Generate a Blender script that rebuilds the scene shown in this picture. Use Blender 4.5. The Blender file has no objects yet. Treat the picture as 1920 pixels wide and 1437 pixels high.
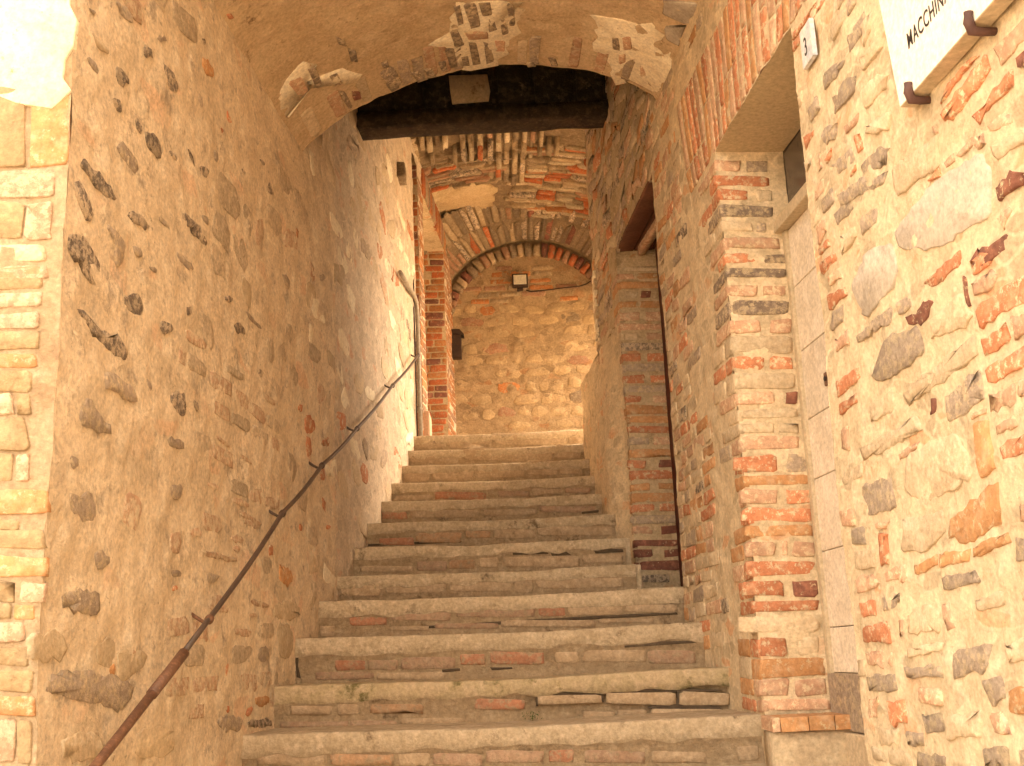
import bpy, bmesh, math, random
from mathutils import Vector, Matrix, noise
random.seed(11)
C = bpy.context.scene.collection
sc = bpy.context.scene

# ------------------------------------------------------------------ camera
f_px, roll, pitch = 2110.0, .042, math.atan(512/2110.)
yaw = math.atan(41/(f_px/math.cos(pitch)))
Fw = Vector((math.sin(yaw)*math.cos(pitch), math.cos(yaw)*math.cos(pitch), math.sin(pitch)))
R0 = Vector((math.cos(yaw), -math.sin(yaw), 0)); U0 = R0.cross(Fw)
R1 = R0*math.cos(roll)-U0*math.sin(roll); U1 = R0*math.sin(roll)+U0*math.cos(roll)
cam_d = bpy.data.cameras.new('camera'); cam = bpy.data.objects.new('camera', cam_d); C.objects.link(cam)
cam.matrix_world = Matrix(((R1.x,U1.x,-Fw.x,0),(R1.y,U1.y,-Fw.y,0),(R1.z,U1.z,-Fw.z,0),(0,0,0,1)))
cam_d.sensor_width = 36; cam_d.lens = f_px/1920*36; cam_d.clip_end = 500; cam_d.clip_start = .05
sc.camera = cam
# ------------------------------------------------------------------ sky, sun, exposure
SUN_EL, SUN_AZ = math.radians(56), math.radians(68)      # azimuth clockwise from +Y
world = bpy.data.worlds.new('World'); sc.world = world; world.use_nodes = True
wn = world.node_tree; wn.nodes.clear()
sky = wn.nodes.new('ShaderNodeTexSky'); sky.sky_type = 'NISHITA'; sky.sun_disc = False
sky.sun_elevation = SUN_EL; sky.sun_rotation = SUN_AZ; sky.dust_density = 4; sky.air_density = 1
hs = wn.nodes.new('ShaderNodeHueSaturation'); hs.inputs['Saturation'].default_value = .35
tint = wn.nodes.new('ShaderNodeMix'); tint.data_type = 'RGBA'; tint.blend_type = 'MULTIPLY'; tint.inputs[0].default_value = 1
tint.inputs[7].default_value = (1.0, .765, .52, 1)
bg = wn.nodes.new('ShaderNodeBackground'); bg.inputs[1].default_value = .15
wo = wn.nodes.new('ShaderNodeOutputWorld')
wn.links.new(sky.outputs[0], hs.inputs['Color']); wn.links.new(hs.outputs[0], tint.inputs[6]); wn.links.new(tint.outputs[2], bg.inputs[0]); wn.links.new(bg.outputs[0], wo.inputs[0])
sun_d = bpy.data.lights.new('sun', 'SUN'); sun_d.energy = .5; sun_d.angle = math.radians(34); sun_d.color = (1, .82, .58)
sun = bpy.data.objects.new('sun', sun_d); C.objects.link(sun)
sd = Vector((math.sin(SUN_AZ)*math.cos(SUN_EL), math.cos(SUN_AZ)*math.cos(SUN_EL), math.sin(SUN_EL)))
sun.rotation_euler = sd.to_track_quat('Z', 'Y').to_euler()
sc.view_settings.view_transform = 'Standard'; sc.view_settings.look = 'None'
sc.view_settings.gamma = 1; sc.view_settings.use_curve_mapping = False
sc.view_settings.exposure = 3.82
sc.render.engine = 'CYCLES'; sc.cycles.max_bounces = 12; sc.cycles.diffuse_bounces = 8

# ------------------------------------------------------------------ materials
MORT = (.60, .47, .30)
def mat(name, c1, c2, c3=None, scale=4, bump=.5, dist=.006, smear=0, smear_col=MORT, blotch=0, blotch_col=(.1,.08,.06), pits=0, cells=0, cell_s=8, rough=.92, var=.25, fine=60, bscale=6, spec=.25):
    m = bpy.data.materials.new(name); m.use_nodes = True; nt = m.node_tree; N = nt.nodes; Lk = nt.links.new
    b = N['Principled BSDF']; b.inputs['Roughness'].default_value = rough
    b.inputs['Specular IOR Level'].default_value = spec
    g = N.new('ShaderNodeNewGeometry')
    def nz(s, det=4, ro=.6):
        n = N.new('ShaderNodeTexNoise'); n.inputs['Scale'].default_value = s; n.inputs['Detail'].default_value = det
        n.inputs['Roughness'].default_value = ro; Lk(g.outputs['Position'], n.inputs['Vector']); return n
    def mix(fac, a, bb, mode='MIX'):
        x = N.new('ShaderNodeMix'); x.data_type = 'RGBA'; x.blend_type = mode
        for s_, v in ((0, fac), (6, a), (7, bb)):
            if hasattr(v, 'is_linked') or hasattr(v, 'links'): Lk(v, x.inputs[s_])
            elif isinstance(v, (int, float)): x.inputs[s_].default_value = v
            else: x.inputs[s_].default_value = (*v, 1)
        return x.outputs[2]
    def ramp(src, lo, hi, a=0., b_=1.):
        r = N.new('ShaderNodeMapRange'); r.inputs[1].default_value = lo; r.inputs[2].default_value = hi
        r.inputs[3].default_value = a; r.inputs[4].default_value = b_; Lk(src, r.inputs[0]); return r.outputs[0]
    n1 = nz(scale, 6, .65); n2 = nz(scale*2.7, 5, .6); nf = nz(fine, 3, .7)
    col = mix(ramp(n1.outputs[0], .38, .62), c1, c2)
    if c3: col = mix(ramp(n2.outputs[0], .5, .66), col, c3)
    if cells:
        mp = N.new('ShaderNodeMapping'); mp.inputs['Scale'].default_value = (1,1,1.9)
        dn_ = N.new('ShaderNodeVectorMath'); dn_.operation = 'MULTIPLY_ADD'; dn_.inputs[1].default_value = (.05,.05,.05)
        nd = nz(7, 3, .6); Lk(nd.outputs[1], dn_.inputs[0]); Lk(g.outputs['Position'], dn_.inputs[2]); Lk(dn_.outputs[0], mp.inputs[0])
        v1 = N.new('ShaderNodeTexVoronoi'); v1.inputs['Scale'].default_value = cell_s; Lk(mp.outputs[0], v1.inputs['Vector'])
        v2 = N.new('ShaderNodeTexVoronoi'); v2.feature = 'DISTANCE_TO_EDGE'; v2.inputs['Scale'].default_value = cell_s; Lk(mp.outputs[0], v2.inputs['Vector'])
        sx = N.new('ShaderNodeSeparateColor'); Lk(v1.outputs['Color'], sx.inputs[0])
        tone = mix(ramp(sx.outputs[0], .2, .9), tuple(x*.74 for x in c2), tuple(min(1, x*1.06) for x in c1))
        tone = mix(ramp(sx.outputs[1], .90, .93), tone, (c1[0]*.92, c1[1]*.62, c1[2]*.5))
        em = ramp(v2.outputs['Distance'], .03, .10, 0, cells)
        nm = nz(5, 4, .7); mk = N.new('ShaderNodeMath'); mk.operation = 'MULTIPLY'; Lk(em, mk.inputs[0]); Lk(ramp(nm.outputs[0], .40, .56), mk.inputs[1])
        col = mix(mk.outputs[0], col, tone)
    if blotch:
        nb = nz(bscale, 8, .72); col = mix(ramp(nb.outputs[0], .66-blotch*.3, .74-blotch*.25), col, blotch_col)
    if pits:
        np_ = nz(34, 5, .8); nq = nz(2.2, 3, .6)
        gate = ramp(nq.outputs[0], .42, .6, .4, 1.)
        pf = ramp(np_.outputs[0], .60, .68, 0, 1.); pm = N.new('ShaderNodeMath'); pm.operation = 'MULTIPLY'; Lk(pf, pm.inputs[0]); Lk(gate, pm.inputs[1])
        pm2 = N.new('ShaderNodeMath'); pm2.operation = 'MULTIPLY'; pm2.inputs[1].default_value = pits; Lk(pm.outputs[0], pm2.inputs[0])
        col = mix(pm2.outputs[0], col, tuple(x*.45 for x in c2))
    if smear:
        ns = nz(36, 8, .75); col = mix(ramp(ns.outputs[0], .63-smear*.25, .69-smear*.25), col, smear_col)
    oi = N.new('ShaderNodeObjectInfo')
    v = ramp(oi.outputs['Random'], 0, 1, 1-var, 1+var*.7)
    vf = ramp(nf.outputs[0], .25, .75, .72, 1.22)
    mm = N.new('ShaderNodeMath'); mm.operation = 'MULTIPLY'; Lk(v, mm.inputs[0]); Lk(vf, mm.inputs[1])
    cv = N.new('ShaderNodeCombineColor'); [Lk(mm.outputs[0], cv.inputs[i]) for i in range(3)]
    col = mix(1., col, cv.outputs[0], 'MULTIPLY')
    Lk(col, b.inputs['Base Color'])
    h = N.new('ShaderNodeMath'); h.operation = 'ADD'; n3 = nz(scale*9, 8, .75)
    Lk(n3.outputs[0], h.inputs[0])
    hh = N.new('ShaderNodeMath'); hh.operation = 'MULTIPLY'; hh.inputs[1].default_value = .35; Lk(nf.outputs[0], hh.inputs[0]); Lk(hh.outputs[0], h.inputs[1])
    bp = N.new('ShaderNodeBump'); bp.inputs['Strength'].default_value = bump; bp.inputs['Distance'].default_value = dist
    Lk(h.outputs[0], bp.inputs['Height']); Lk(bp.outputs[0], b.inputs['Normal'])
    return m
PAL = {
 'r': mat('red_brick', (.58,.25,.135), (.49,.20,.105), (.60,.33,.20), 9, .7, .006, smear=.42, smear_col=(.66,.52,.35), var=.22),
 'o': mat('orange_brick', (.56,.31,.15), (.49,.26,.12), (.58,.37,.22), 8, .7, .007, smear=.32, var=.18),
 'p': mat('pink_brick', (.56,.36,.245), (.48,.29,.19), (.62,.45,.32), 9, .6, .006, smear=.45, smear_col=(.66,.52,.35), var=.2),
 'm': mat('dark_red_brick', (.24,.10,.07), (.17,.08,.06), (.34,.15,.1), 9, .7, .006, smear=.2, var=.25),
 'd': mat('dark_stone', (.31,.25,.20), (.21,.17,.14), (.48,.385,.295), 16, 1.0, .014, smear=.66, smear_col=(.66,.53,.38), var=.25),
 'g': mat('grey_stone', (.54,.43,.335), (.45,.355,.275), (.60,.49,.375), 14, 1.0, .012, smear=.52, smear_col=(.66,.53,.36), var=.18),
 'G': mat('smooth_grey_stone', (.50,.44,.37), (.37,.32,.265), (.56,.49,.41), 2.5, .6, .006, smear=.1, var=.08),
 't': mat('tan_stone', (.64,.52,.36), (.55,.43,.29), (.68,.57,.41), 7, .8, .008, smear=.2, var=.15),
 'q': mat('faded_dark_brick', (.34,.265,.205), (.25,.195,.155), (.45,.36,.28), 14, 1.0, .010, smear=.56, smear_col=(.60,.48,.32), var=.2),
 'f': mat('faint_stone', (.62,.50,.355), (.53,.42,.295), (.66,.54,.40), 12, 1.0, .012, smear=.5, smear_col=(.72,.59,.42), var=.12),
 'h': mat('faint_brick', (.62,.42,.29), (.55,.36,.24), (.66,.50,.36), 12, .9, .010, smear=.6, smear_col=(.72,.58,.41), var=.1),
 'e': mat('ochre_tan_stone', (.46,.34,.20), (.38,.275,.155), (.50,.385,.235), 6, .9, .010, smear=.3, smear_col=(.42,.31,.19), var=.12),
 'w': mat('lime_patch', (.88,.80,.64), (.82,.72,.54), None, 6, .5, .004, smear=.12, smear_col=(.56,.43,.28), var=.05),
}
M_mort = mat('lime_mortar', (.70,.57,.39), (.60,.48,.32), (.74,.62,.45), 6, .8, .010, blotch=.12, blotch_col=(.46,.36,.25), pits=.5, cells=.75, cell_s=9, var=0)
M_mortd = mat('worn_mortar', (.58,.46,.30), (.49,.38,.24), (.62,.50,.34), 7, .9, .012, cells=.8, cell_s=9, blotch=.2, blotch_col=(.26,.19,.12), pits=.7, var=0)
M_plL = mat('worn_plaster', (.80,.66,.485), (.67,.54,.38), (.84,.72,.55), 3.6, .9, .012, blotch=.34, blotch_col=(.46,.375,.285), cells=.35, cell_s=6, pits=.9, var=0, bscale=9)
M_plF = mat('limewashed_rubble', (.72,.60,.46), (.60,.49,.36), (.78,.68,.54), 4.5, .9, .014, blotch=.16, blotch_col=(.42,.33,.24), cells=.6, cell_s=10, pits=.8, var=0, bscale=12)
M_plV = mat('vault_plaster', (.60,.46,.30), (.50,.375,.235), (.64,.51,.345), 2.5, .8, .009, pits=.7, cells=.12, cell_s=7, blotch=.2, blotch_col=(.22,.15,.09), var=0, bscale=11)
M_vb = mat('sooty_shaded_vault_mortar', (.27,.20,.125), (.20,.145,.09), (.33,.25,.16), 8, 1.0, .014, blotch=.25, blotch_col=(.12,.085,.05), pits=.6, var=0)  # soot tone, with deep shade between the bricks put into the base colour
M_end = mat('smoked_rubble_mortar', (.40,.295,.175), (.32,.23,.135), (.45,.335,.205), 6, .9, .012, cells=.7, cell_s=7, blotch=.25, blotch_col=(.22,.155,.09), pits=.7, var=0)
M_plS = mat('smooth_plaster', (.58,.47,.31), (.54,.43,.28), None, 3, .25, .003, var=0)
M_step = mat('step_concrete', (.56,.455,.32), (.46,.365,.245), (.62,.51,.37), 8, 1.0, .010, blotch=.25, blotch_col=(.19,.14,.09), pits=.6, var=.08, bscale=7)
M_moss = mat('mossy_concrete', (.50,.395,.26), (.42,.34,.205), (.54,.43,.29), 8, 1.0, .010, blotch=.3, blotch_col=(.16,.14,.06), var=.05, bscale=8)
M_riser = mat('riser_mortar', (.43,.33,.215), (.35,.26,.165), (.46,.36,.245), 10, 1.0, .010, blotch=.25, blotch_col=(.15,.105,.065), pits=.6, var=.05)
M_dark = mat('dark_void', (.06,.045,.03), (.04,.03,.02), None, 6, .5, .006, var=0)
M_quoin = mat('weathered_quoin_mortar', (.50,.385,.255), (.42,.31,.195), (.54,.43,.30), 6, .9, .012, blotch=.2, blotch_col=(.36,.25,.16), pits=.5, cells=.4, var=0)
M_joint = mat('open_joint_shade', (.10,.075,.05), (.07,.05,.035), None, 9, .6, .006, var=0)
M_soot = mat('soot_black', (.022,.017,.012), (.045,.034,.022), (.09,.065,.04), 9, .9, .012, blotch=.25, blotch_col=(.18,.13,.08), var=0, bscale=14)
M_beam = mat('old_beam_wood', (.075,.05,.03), (.04,.027,.017), (.11,.075,.045), 11, .9, .012, var=0)
M_door = mat('grey_door_paint', (.76,.68,.57), (.67,.59,.48), (.80,.72,.62), 5, .5, .004, blotch=.1, blotch_col=(.42,.35,.26), pits=.4, var=.08, rough=.85)
M_frame = mat('door_frame_paint', (.55,.46,.33), (.48,.40,.28), None, 6, .3, .003, var=.05, rough=.6)
M_reddoor = mat('oxblood_door_paint', (.11,.028,.018), (.08,.02,.015), None, 6, .3, .003, var=.05, rough=.55)
M_redwood = mat('brown_soffit_wood', (.20,.085,.05), (.14,.06,.035), None, 6, .4, .004, var=.1)
M_marble = mat('white_marble', (.86,.83,.76), (.82,.78,.70), None, 2, .1, .002, var=0, rough=.45)
M_marbleE = mat('marble_edge', (.60,.50,.36), (.52,.43,.30), None, 8, .4, .003, var=0)
M_rust = mat('rusty_iron', (.17,.085,.05), (.11,.055,.035), (.24,.12,.07), 30, .5, .002, var=0, rough=.55, spec=.5)
M_iron = mat('dark_iron', (.10,.065,.05), (.07,.05,.04), None, 30, .4, .002, var=0, rough=.45, spec=.6)
M_hook = mat('brown_iron_hook', (.13,.07,.06), (.09,.05,.045), None, 30, .4, .002, var=0, rough=.6)
M_ink = mat('black_paint', (.03,.025,.025), (.05,.04,.04), None, 40, .1, .001, var=0, rough=.6)
M_tile = mat('number_tile', (.70,.68,.66), (.45,.50,.60), None, 18, .1, .001, var=0, rough=.35)
M_pipe = mat('galvanised_pipe', (.42,.37,.30), (.34,.30,.25), None, 14, .2, .002, var=0, rough=.5)
M_box = mat('brown_black_metal', (.05,.03,.022), (.035,.022,.017), None, 12, .2, .002, var=0, rough=.6)
M_lens = mat('floodlight_lens', (.55,.52,.42), (.50,.47,.38), None, 3, .05, .001, var=0, rough=.25)
M_glass = mat('dark_transom_glass', (.09,.07,.055), (.07,.055,.045), None, 3, .05, .001, var=0, rough=.22, spec=.5)
M_ground = mat('street_paving', (.42,.35,.26), (.34,.28,.2), (.46,.4,.3), 3, .8, .01, blotch=.1, var=0)
M_leaf = mat('weed_leaf', (.07,.12,.02), (.05,.09,.015), None, 30, .2, .002, var=0, rough=.6)
M_pinkB = mat('pale_pink_plaster', (.62,.42,.30), (.56,.36,.25), None, 5, .5, .005, var=0)

# ------------------------------------------------------------------ helpers
def link(o, parent=None):
    C.objects.link(o)
    if parent is not None: o.parent = parent
    return o
def tag(o, label=None, cat=None, group=None, kind=None):
    if label: o['label'] = label
    if cat: o['category'] = cat
    if group: o['group'] = group
    if kind: o['kind'] = kind
    return o
def mesh(name, vs, fs, m, parent=None, smooth=False):
    me = bpy.data.meshes.new(name); me.from_pydata([tuple(v) for v in vs], [], fs)
    if smooth: me.polygons.foreach_set('use_smooth', [True]*len(me.polygons))
    me.materials.append(m); me.update()
    return link(bpy.data.objects.new(name, me), parent)
def empty(name, loc=(0,0,0)):
    o = bpy.data.objects.new(name, None); o.location = loc; o.empty_display_size = .1; return link(o)
nv = noise.noise_vector
DA = [1., 1., 1.]
def D(P):
    """one displacement field for all old masonry, so that faces meeting at a corner stay joined"""
    a = nv(P*1.7)*.012*DA[0]; b = nv(P*6.5+Vector((3,7,1)))*.005*DA[1]; c = nv(P*19)*.0024*DA[2]
    return P+a+b+c
XL = lambda Y: -1.32+.085*Y
XR = lambda Y: 1.254-.0725*Y
class Surf:
    def __init__(s, f, n): s.f = f; s.nn = n
    def P(s, u, v): return s.f(u, v)
    def n(s, u, v): return s.nn(u, v) if callable(s.nn) else s.nn
nL = Vector((1,-.085,0)).normalized(); nR = Vector((-1,-.0725,0)).normalized()
LEFT = Surf(lambda u, v: Vector((XL(u), u, v)), nL)
RIGHT = Surf(lambda u, v: Vector((XR(u), u, v)), nR)
def FRONT(Y): return Surf(lambda u, v: Vector((u, Y, v)), Vector((0,-1,0)))
def vz(X, Y):
    t = min(max((X-XL(Y))/(XR(Y)-XL(Y)), 0), 1)
    return 2.45+.22*t+.318*(4*t*(1-t))**.8
def vP(t, Y):
    X = XL(Y)+t*(XR(Y)-XL(Y)); return Vector((X, Y, vz(X, Y)))
def vN(t, Y):
    a = vP(max(t-.02, 0), Y); b = vP(min(t+.02, 1), Y); d = b-a; return Vector((d.z, 0, -d.x)).normalized()
VAULT = Surf(vP, vN)
def lin(a, b, step, extra=()):
    n = max(1, int(round((b-a)/step))); s = [a+(b-a)*i/n for i in range(n+1)]
    for e in extra:
        if a < e < b:
            j = min(range(len(s)), key=lambda i: abs(s[i]-e))
            if 0 < j < len(s)-1: s[j] = e
            else: s.append(e); s.sort()
    return s
def grid(name, S, us, vs_, m, parent=None, skip=None, disp=True, rough=0.0, smooth=True):
    V = []; idx = {}
    for i, u in enumerate(us):
        for j, v in enumerate(vs_):
            p = S.P(u, v)
            if disp:
                q = D(p)
                if rough: q = q+S.n(u, v)*(noise.fractal(p*13, .8, 2.1, 3)*rough)
                p = q
            idx[i, j] = len(V); V.append(p)
    F = []
    for i in range(len(us)-1):
        for j in range(len(vs_)-1):
            if skip and skip((us[i]+us[i+1])/2, (vs_[j]+vs_[j+1])/2): continue
            F.append((idx[i,j], idx[i+1,j], idx[i+1,j+1], idx[i,j+1]))
    return mesh(name, V, F, m, parent, smooth)
def piece(name, S, poly, m, parent, h=.006, jit=.05, back=.015, inset=.14, chaikin=True, rnd=None, sub=0, k5=.09, k6=0, amp=.32):
    rnd = rnd or random
    pts = [Vector((a, b)) for a, b in poly]
    cen = sum(pts, Vector((0,0)))/len(pts)
    size = min(max(p.x for p in pts)-min(p.x for p in pts), max(p.y for p in pts)-min(p.y for p in pts))
    if chaikin:
        out = []
        for i, p in enumerate(pts):
            q = pts[(i+1) % len(pts)]; k = k5 if len(pts) <= 5 else (k6 or .22)
            out += [p.lerp(q, k), p.lerp(q, 1-k)]
        pts = out
    if sub:
        out = []
        for i, p in enumerate(pts):
            q = pts[(i+1) % len(pts)]; k = max(1, int((q-p).length/sub))
            out += [p.lerp(q, j/k) for j in range(k)]
        pts = [p+Vector((rnd.gauss(0,1), rnd.gauss(0,1)))*min(sub*amp, size*.07) for p in out]
    else:
        pts = [p+Vector((rnd.uniform(-1,1), rnd.uniform(-1,1)))*size*jit for p in pts]
    n = len(pts); V = []; F = []
    ins = min(inset, .0035/max(size*.5, 1e-4))
    for k, (dep, sc_) in enumerate(((-back, 1.0), (h*.55, 1.0), (h, 1-ins))):
        for p in pts:
            q = cen+(p-cen)*sc_; dd = dep+(rnd.uniform(-.25,.25)*h if k == 2 else 0)
            V.append(D(S.P(q.x, q.y))+S.n(q.x, q.y)*dd)
    V.append(D(S.P(cen.x, cen.y))+S.n(cen.x, cen.y)*(h*rnd.uniform(.9,1.15)))
    for k in range(2):
        for i in range(n):
            j = (i+1) % n; F.append((k*n+i, k*n+j, (k+1)*n+j, (k+1)*n+i))
    for i in range(n): F.append((2*n+i, 2*n+(i+1) % n, 3*n))
    # outward orientation
    a, b, c_ = V[2*n], V[2*n+1], V[3*n]
    if (b-a).cross(c_-a).dot(S.n(cen.x, cen.y)) < 0: F = [tuple(reversed(f)) for f in F]
    o_ = V[3*n].copy(); V = [v-o_ for v in V]
    o = mesh(name, V, F, m, parent, True); o.location = o_
    return o
NAMES = {'w': 'lime_patch', 'r': 'brick', 'o': 'brick', 'p': 'brick', 'm': 'brick', 'd': 'stone', 'g': 'stone', 'G': 'stone', 't': 'stone', 'q': 'brick', 'f': 'stone', 'h': 'brick', 'e': 'stone'}
def decode(key):
    for s in T[key]:
        a = [int(x)/1000 for x in s[1:].split(',')]
        yield s[0], [(a[i], a[i+1]) for i in range(0, len(a), 2)]
def lay(key, S, parent, h=.006, name=None, remap={}, **k):
    boxes = []
    for c, poly in decode(key):
        c = remap.get(c, c)
        piece(name or NAMES[c], S, poly, PAL[c], parent, h*random.uniform(.6,1.3), **k)
        boxes.append((min(p[0] for p in poly), max(p[0] for p in poly), min(p[1] for p in poly), max(p[1] for p in poly)))
    return boxes
def hits(boxes, a, b, c, d, pad=.008):
    return any(a < B[1]+pad and b > B[0]-pad and c < B[3]+pad and d > B[2]-pad for B in boxes)
def pick(weights):
    return random.choices([w[0] for w in weights], [w[1] for w in weights])[0]
def courses(S, u0, u1, v0, v1, w, parent, boxes=(), bw=(.1,.24), bh=.05, joint=.014, skipf=None, miss=.1, h=.006, tilt=0, jit=.09, name=None, k5=.09):
    v = v0
    while v < v1-.02:
        hh = bh*random.uniform(.85,1.15); u = u0-random.uniform(0, bw[1]*.6)
        while u < u1:
            l = random.uniform(*bw); a, b = max(u, u0), min(u+l, u1); u += l+joint*random.uniform(.8,1.6)
            if b-a < .035 or random.random() < miss: continue
            c, d = v, min(v+hh, v1)
            if hits(boxes, a, b, c, d) or (skipf and skipf(a, b, c, d)): continue
            k = pick(w); t = tilt*(b-a)*random.uniform(-1,1)
            piece(name or NAMES[k], S, [(a,c),(b,c+t),(b,d+t),(a,d)], PAL[k], parent, h*random.uniform(.5,1.4), jit=jit, k5=k5)
        v += hh+joint*random.uniform(.8,1.4)
def box(name, lo, hi, m, parent=None, bev=.004, jitter=0):
    bm = bmesh.new(); bmesh.ops.create_cube(bm, size=1)
    for v in bm.verts: v.co = Vector([lo[i]+(v.co[i]+.5)*(hi[i]-lo[i])+random.uniform(-jitter,jitter) for i in range(3)])
    if bev: bmesh.ops.bevel(bm, geom=bm.edges[:], offset=bev, segments=2, affect='EDGES', profile=.6)
    me = bpy.data.meshes.new(name); bm.to_mesh(me); bm.free(); me.materials.append(m)
    return link(bpy.data.objects.new(name, me), parent)
def prism(name, pts, off, m, parent=None):
    """polygon pts (3D) extruded by vector off"""
    n = len(pts); V = list(pts)+[p+off for p in pts]
    F = [tuple(range(n)), tuple(reversed(range(n, 2*n)))]+[((i+1)%n, i, n+i, n+(i+1)%n) for i in range(n)]
    o = mesh(name, V, F, m, parent); bm = bmesh.new(); bm.from_mesh(o.data); bmesh.ops.recalc_face_normals(bm, faces=bm.faces[:]); bm.to_mesh(o.data); bm.free()
    return o
def tube(name, pts, r, m, parent=None, seg=12, wob=0):
    pts = [Vector(p) for p in pts]; V = []; F = []; n = len(pts)
    rs = r if isinstance(r, (list, tuple)) else [r]*n
    for i, p in enumerate(pts):
        t = (pts[min(i+1, n-1)]-pts[max(i-1, 0)]).normalized()
        a = t.cross(Vector((0,0,1)));  a = a.normalized() if a.length > .1 else Vector((1,0,0)); b = t.cross(a)
        for k in range(seg):
            th = 2*math.pi*k/seg; V.append(p+(a*math.cos(th)+b*math.sin(th))*rs[i]*(1+random.uniform(-wob, wob)))
    for i in range(n-1):
        for k in range(seg): F.append((i*seg+k, i*seg+(k+1)%seg, (i+1)*seg+(k+1)%seg, (i+1)*seg+k))
    F.append(tuple(reversed(range(seg)))); F.append(tuple(range((n-1)*seg, n*seg)))
    return mesh(name, V, F, m, parent, True)
def rough_box(name, lo, hi, m, parent=None, step=.06, amp=.01, tilt=0):
    """box of subdivided faces pushed about by noise: hewn timber or rough stone"""
    bm = bmesh.new(); bmesh.ops.create_cube(bm, size=1)
    for v in bm.verts: v.co = Vector([lo[i]+(v.co[i]+.5)*(hi[i]-lo[i]) for i in range(3)])
    for ax in range(3):
        n = max(1, int((hi[ax]-lo[ax])/step))
        for k in range(1, n):
            co = [0,0,0]; co[ax] = lo[ax]+(hi[ax]-lo[ax])*k/n; no = [0,0,0]; no[ax] = 1
            bmesh.ops.bisect_plane(bm, geom=bm.verts[:]+bm.edges[:]+bm.faces[:], plane_co=co, plane_no=no)
    for v in bm.verts: v.co += nv(v.co*5)*amp+nv(v.co*17)*amp*.4; v.co.z += tilt*v.co.x
    me = bpy.data.meshes.new(name); bm.to_mesh(me); bm.free(); me.polygons.foreach_set('use_smooth', [True]*len(me.polygons)); me.materials.append(m)
    return link(bpy.data.objects.new(name, me), parent)

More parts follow.
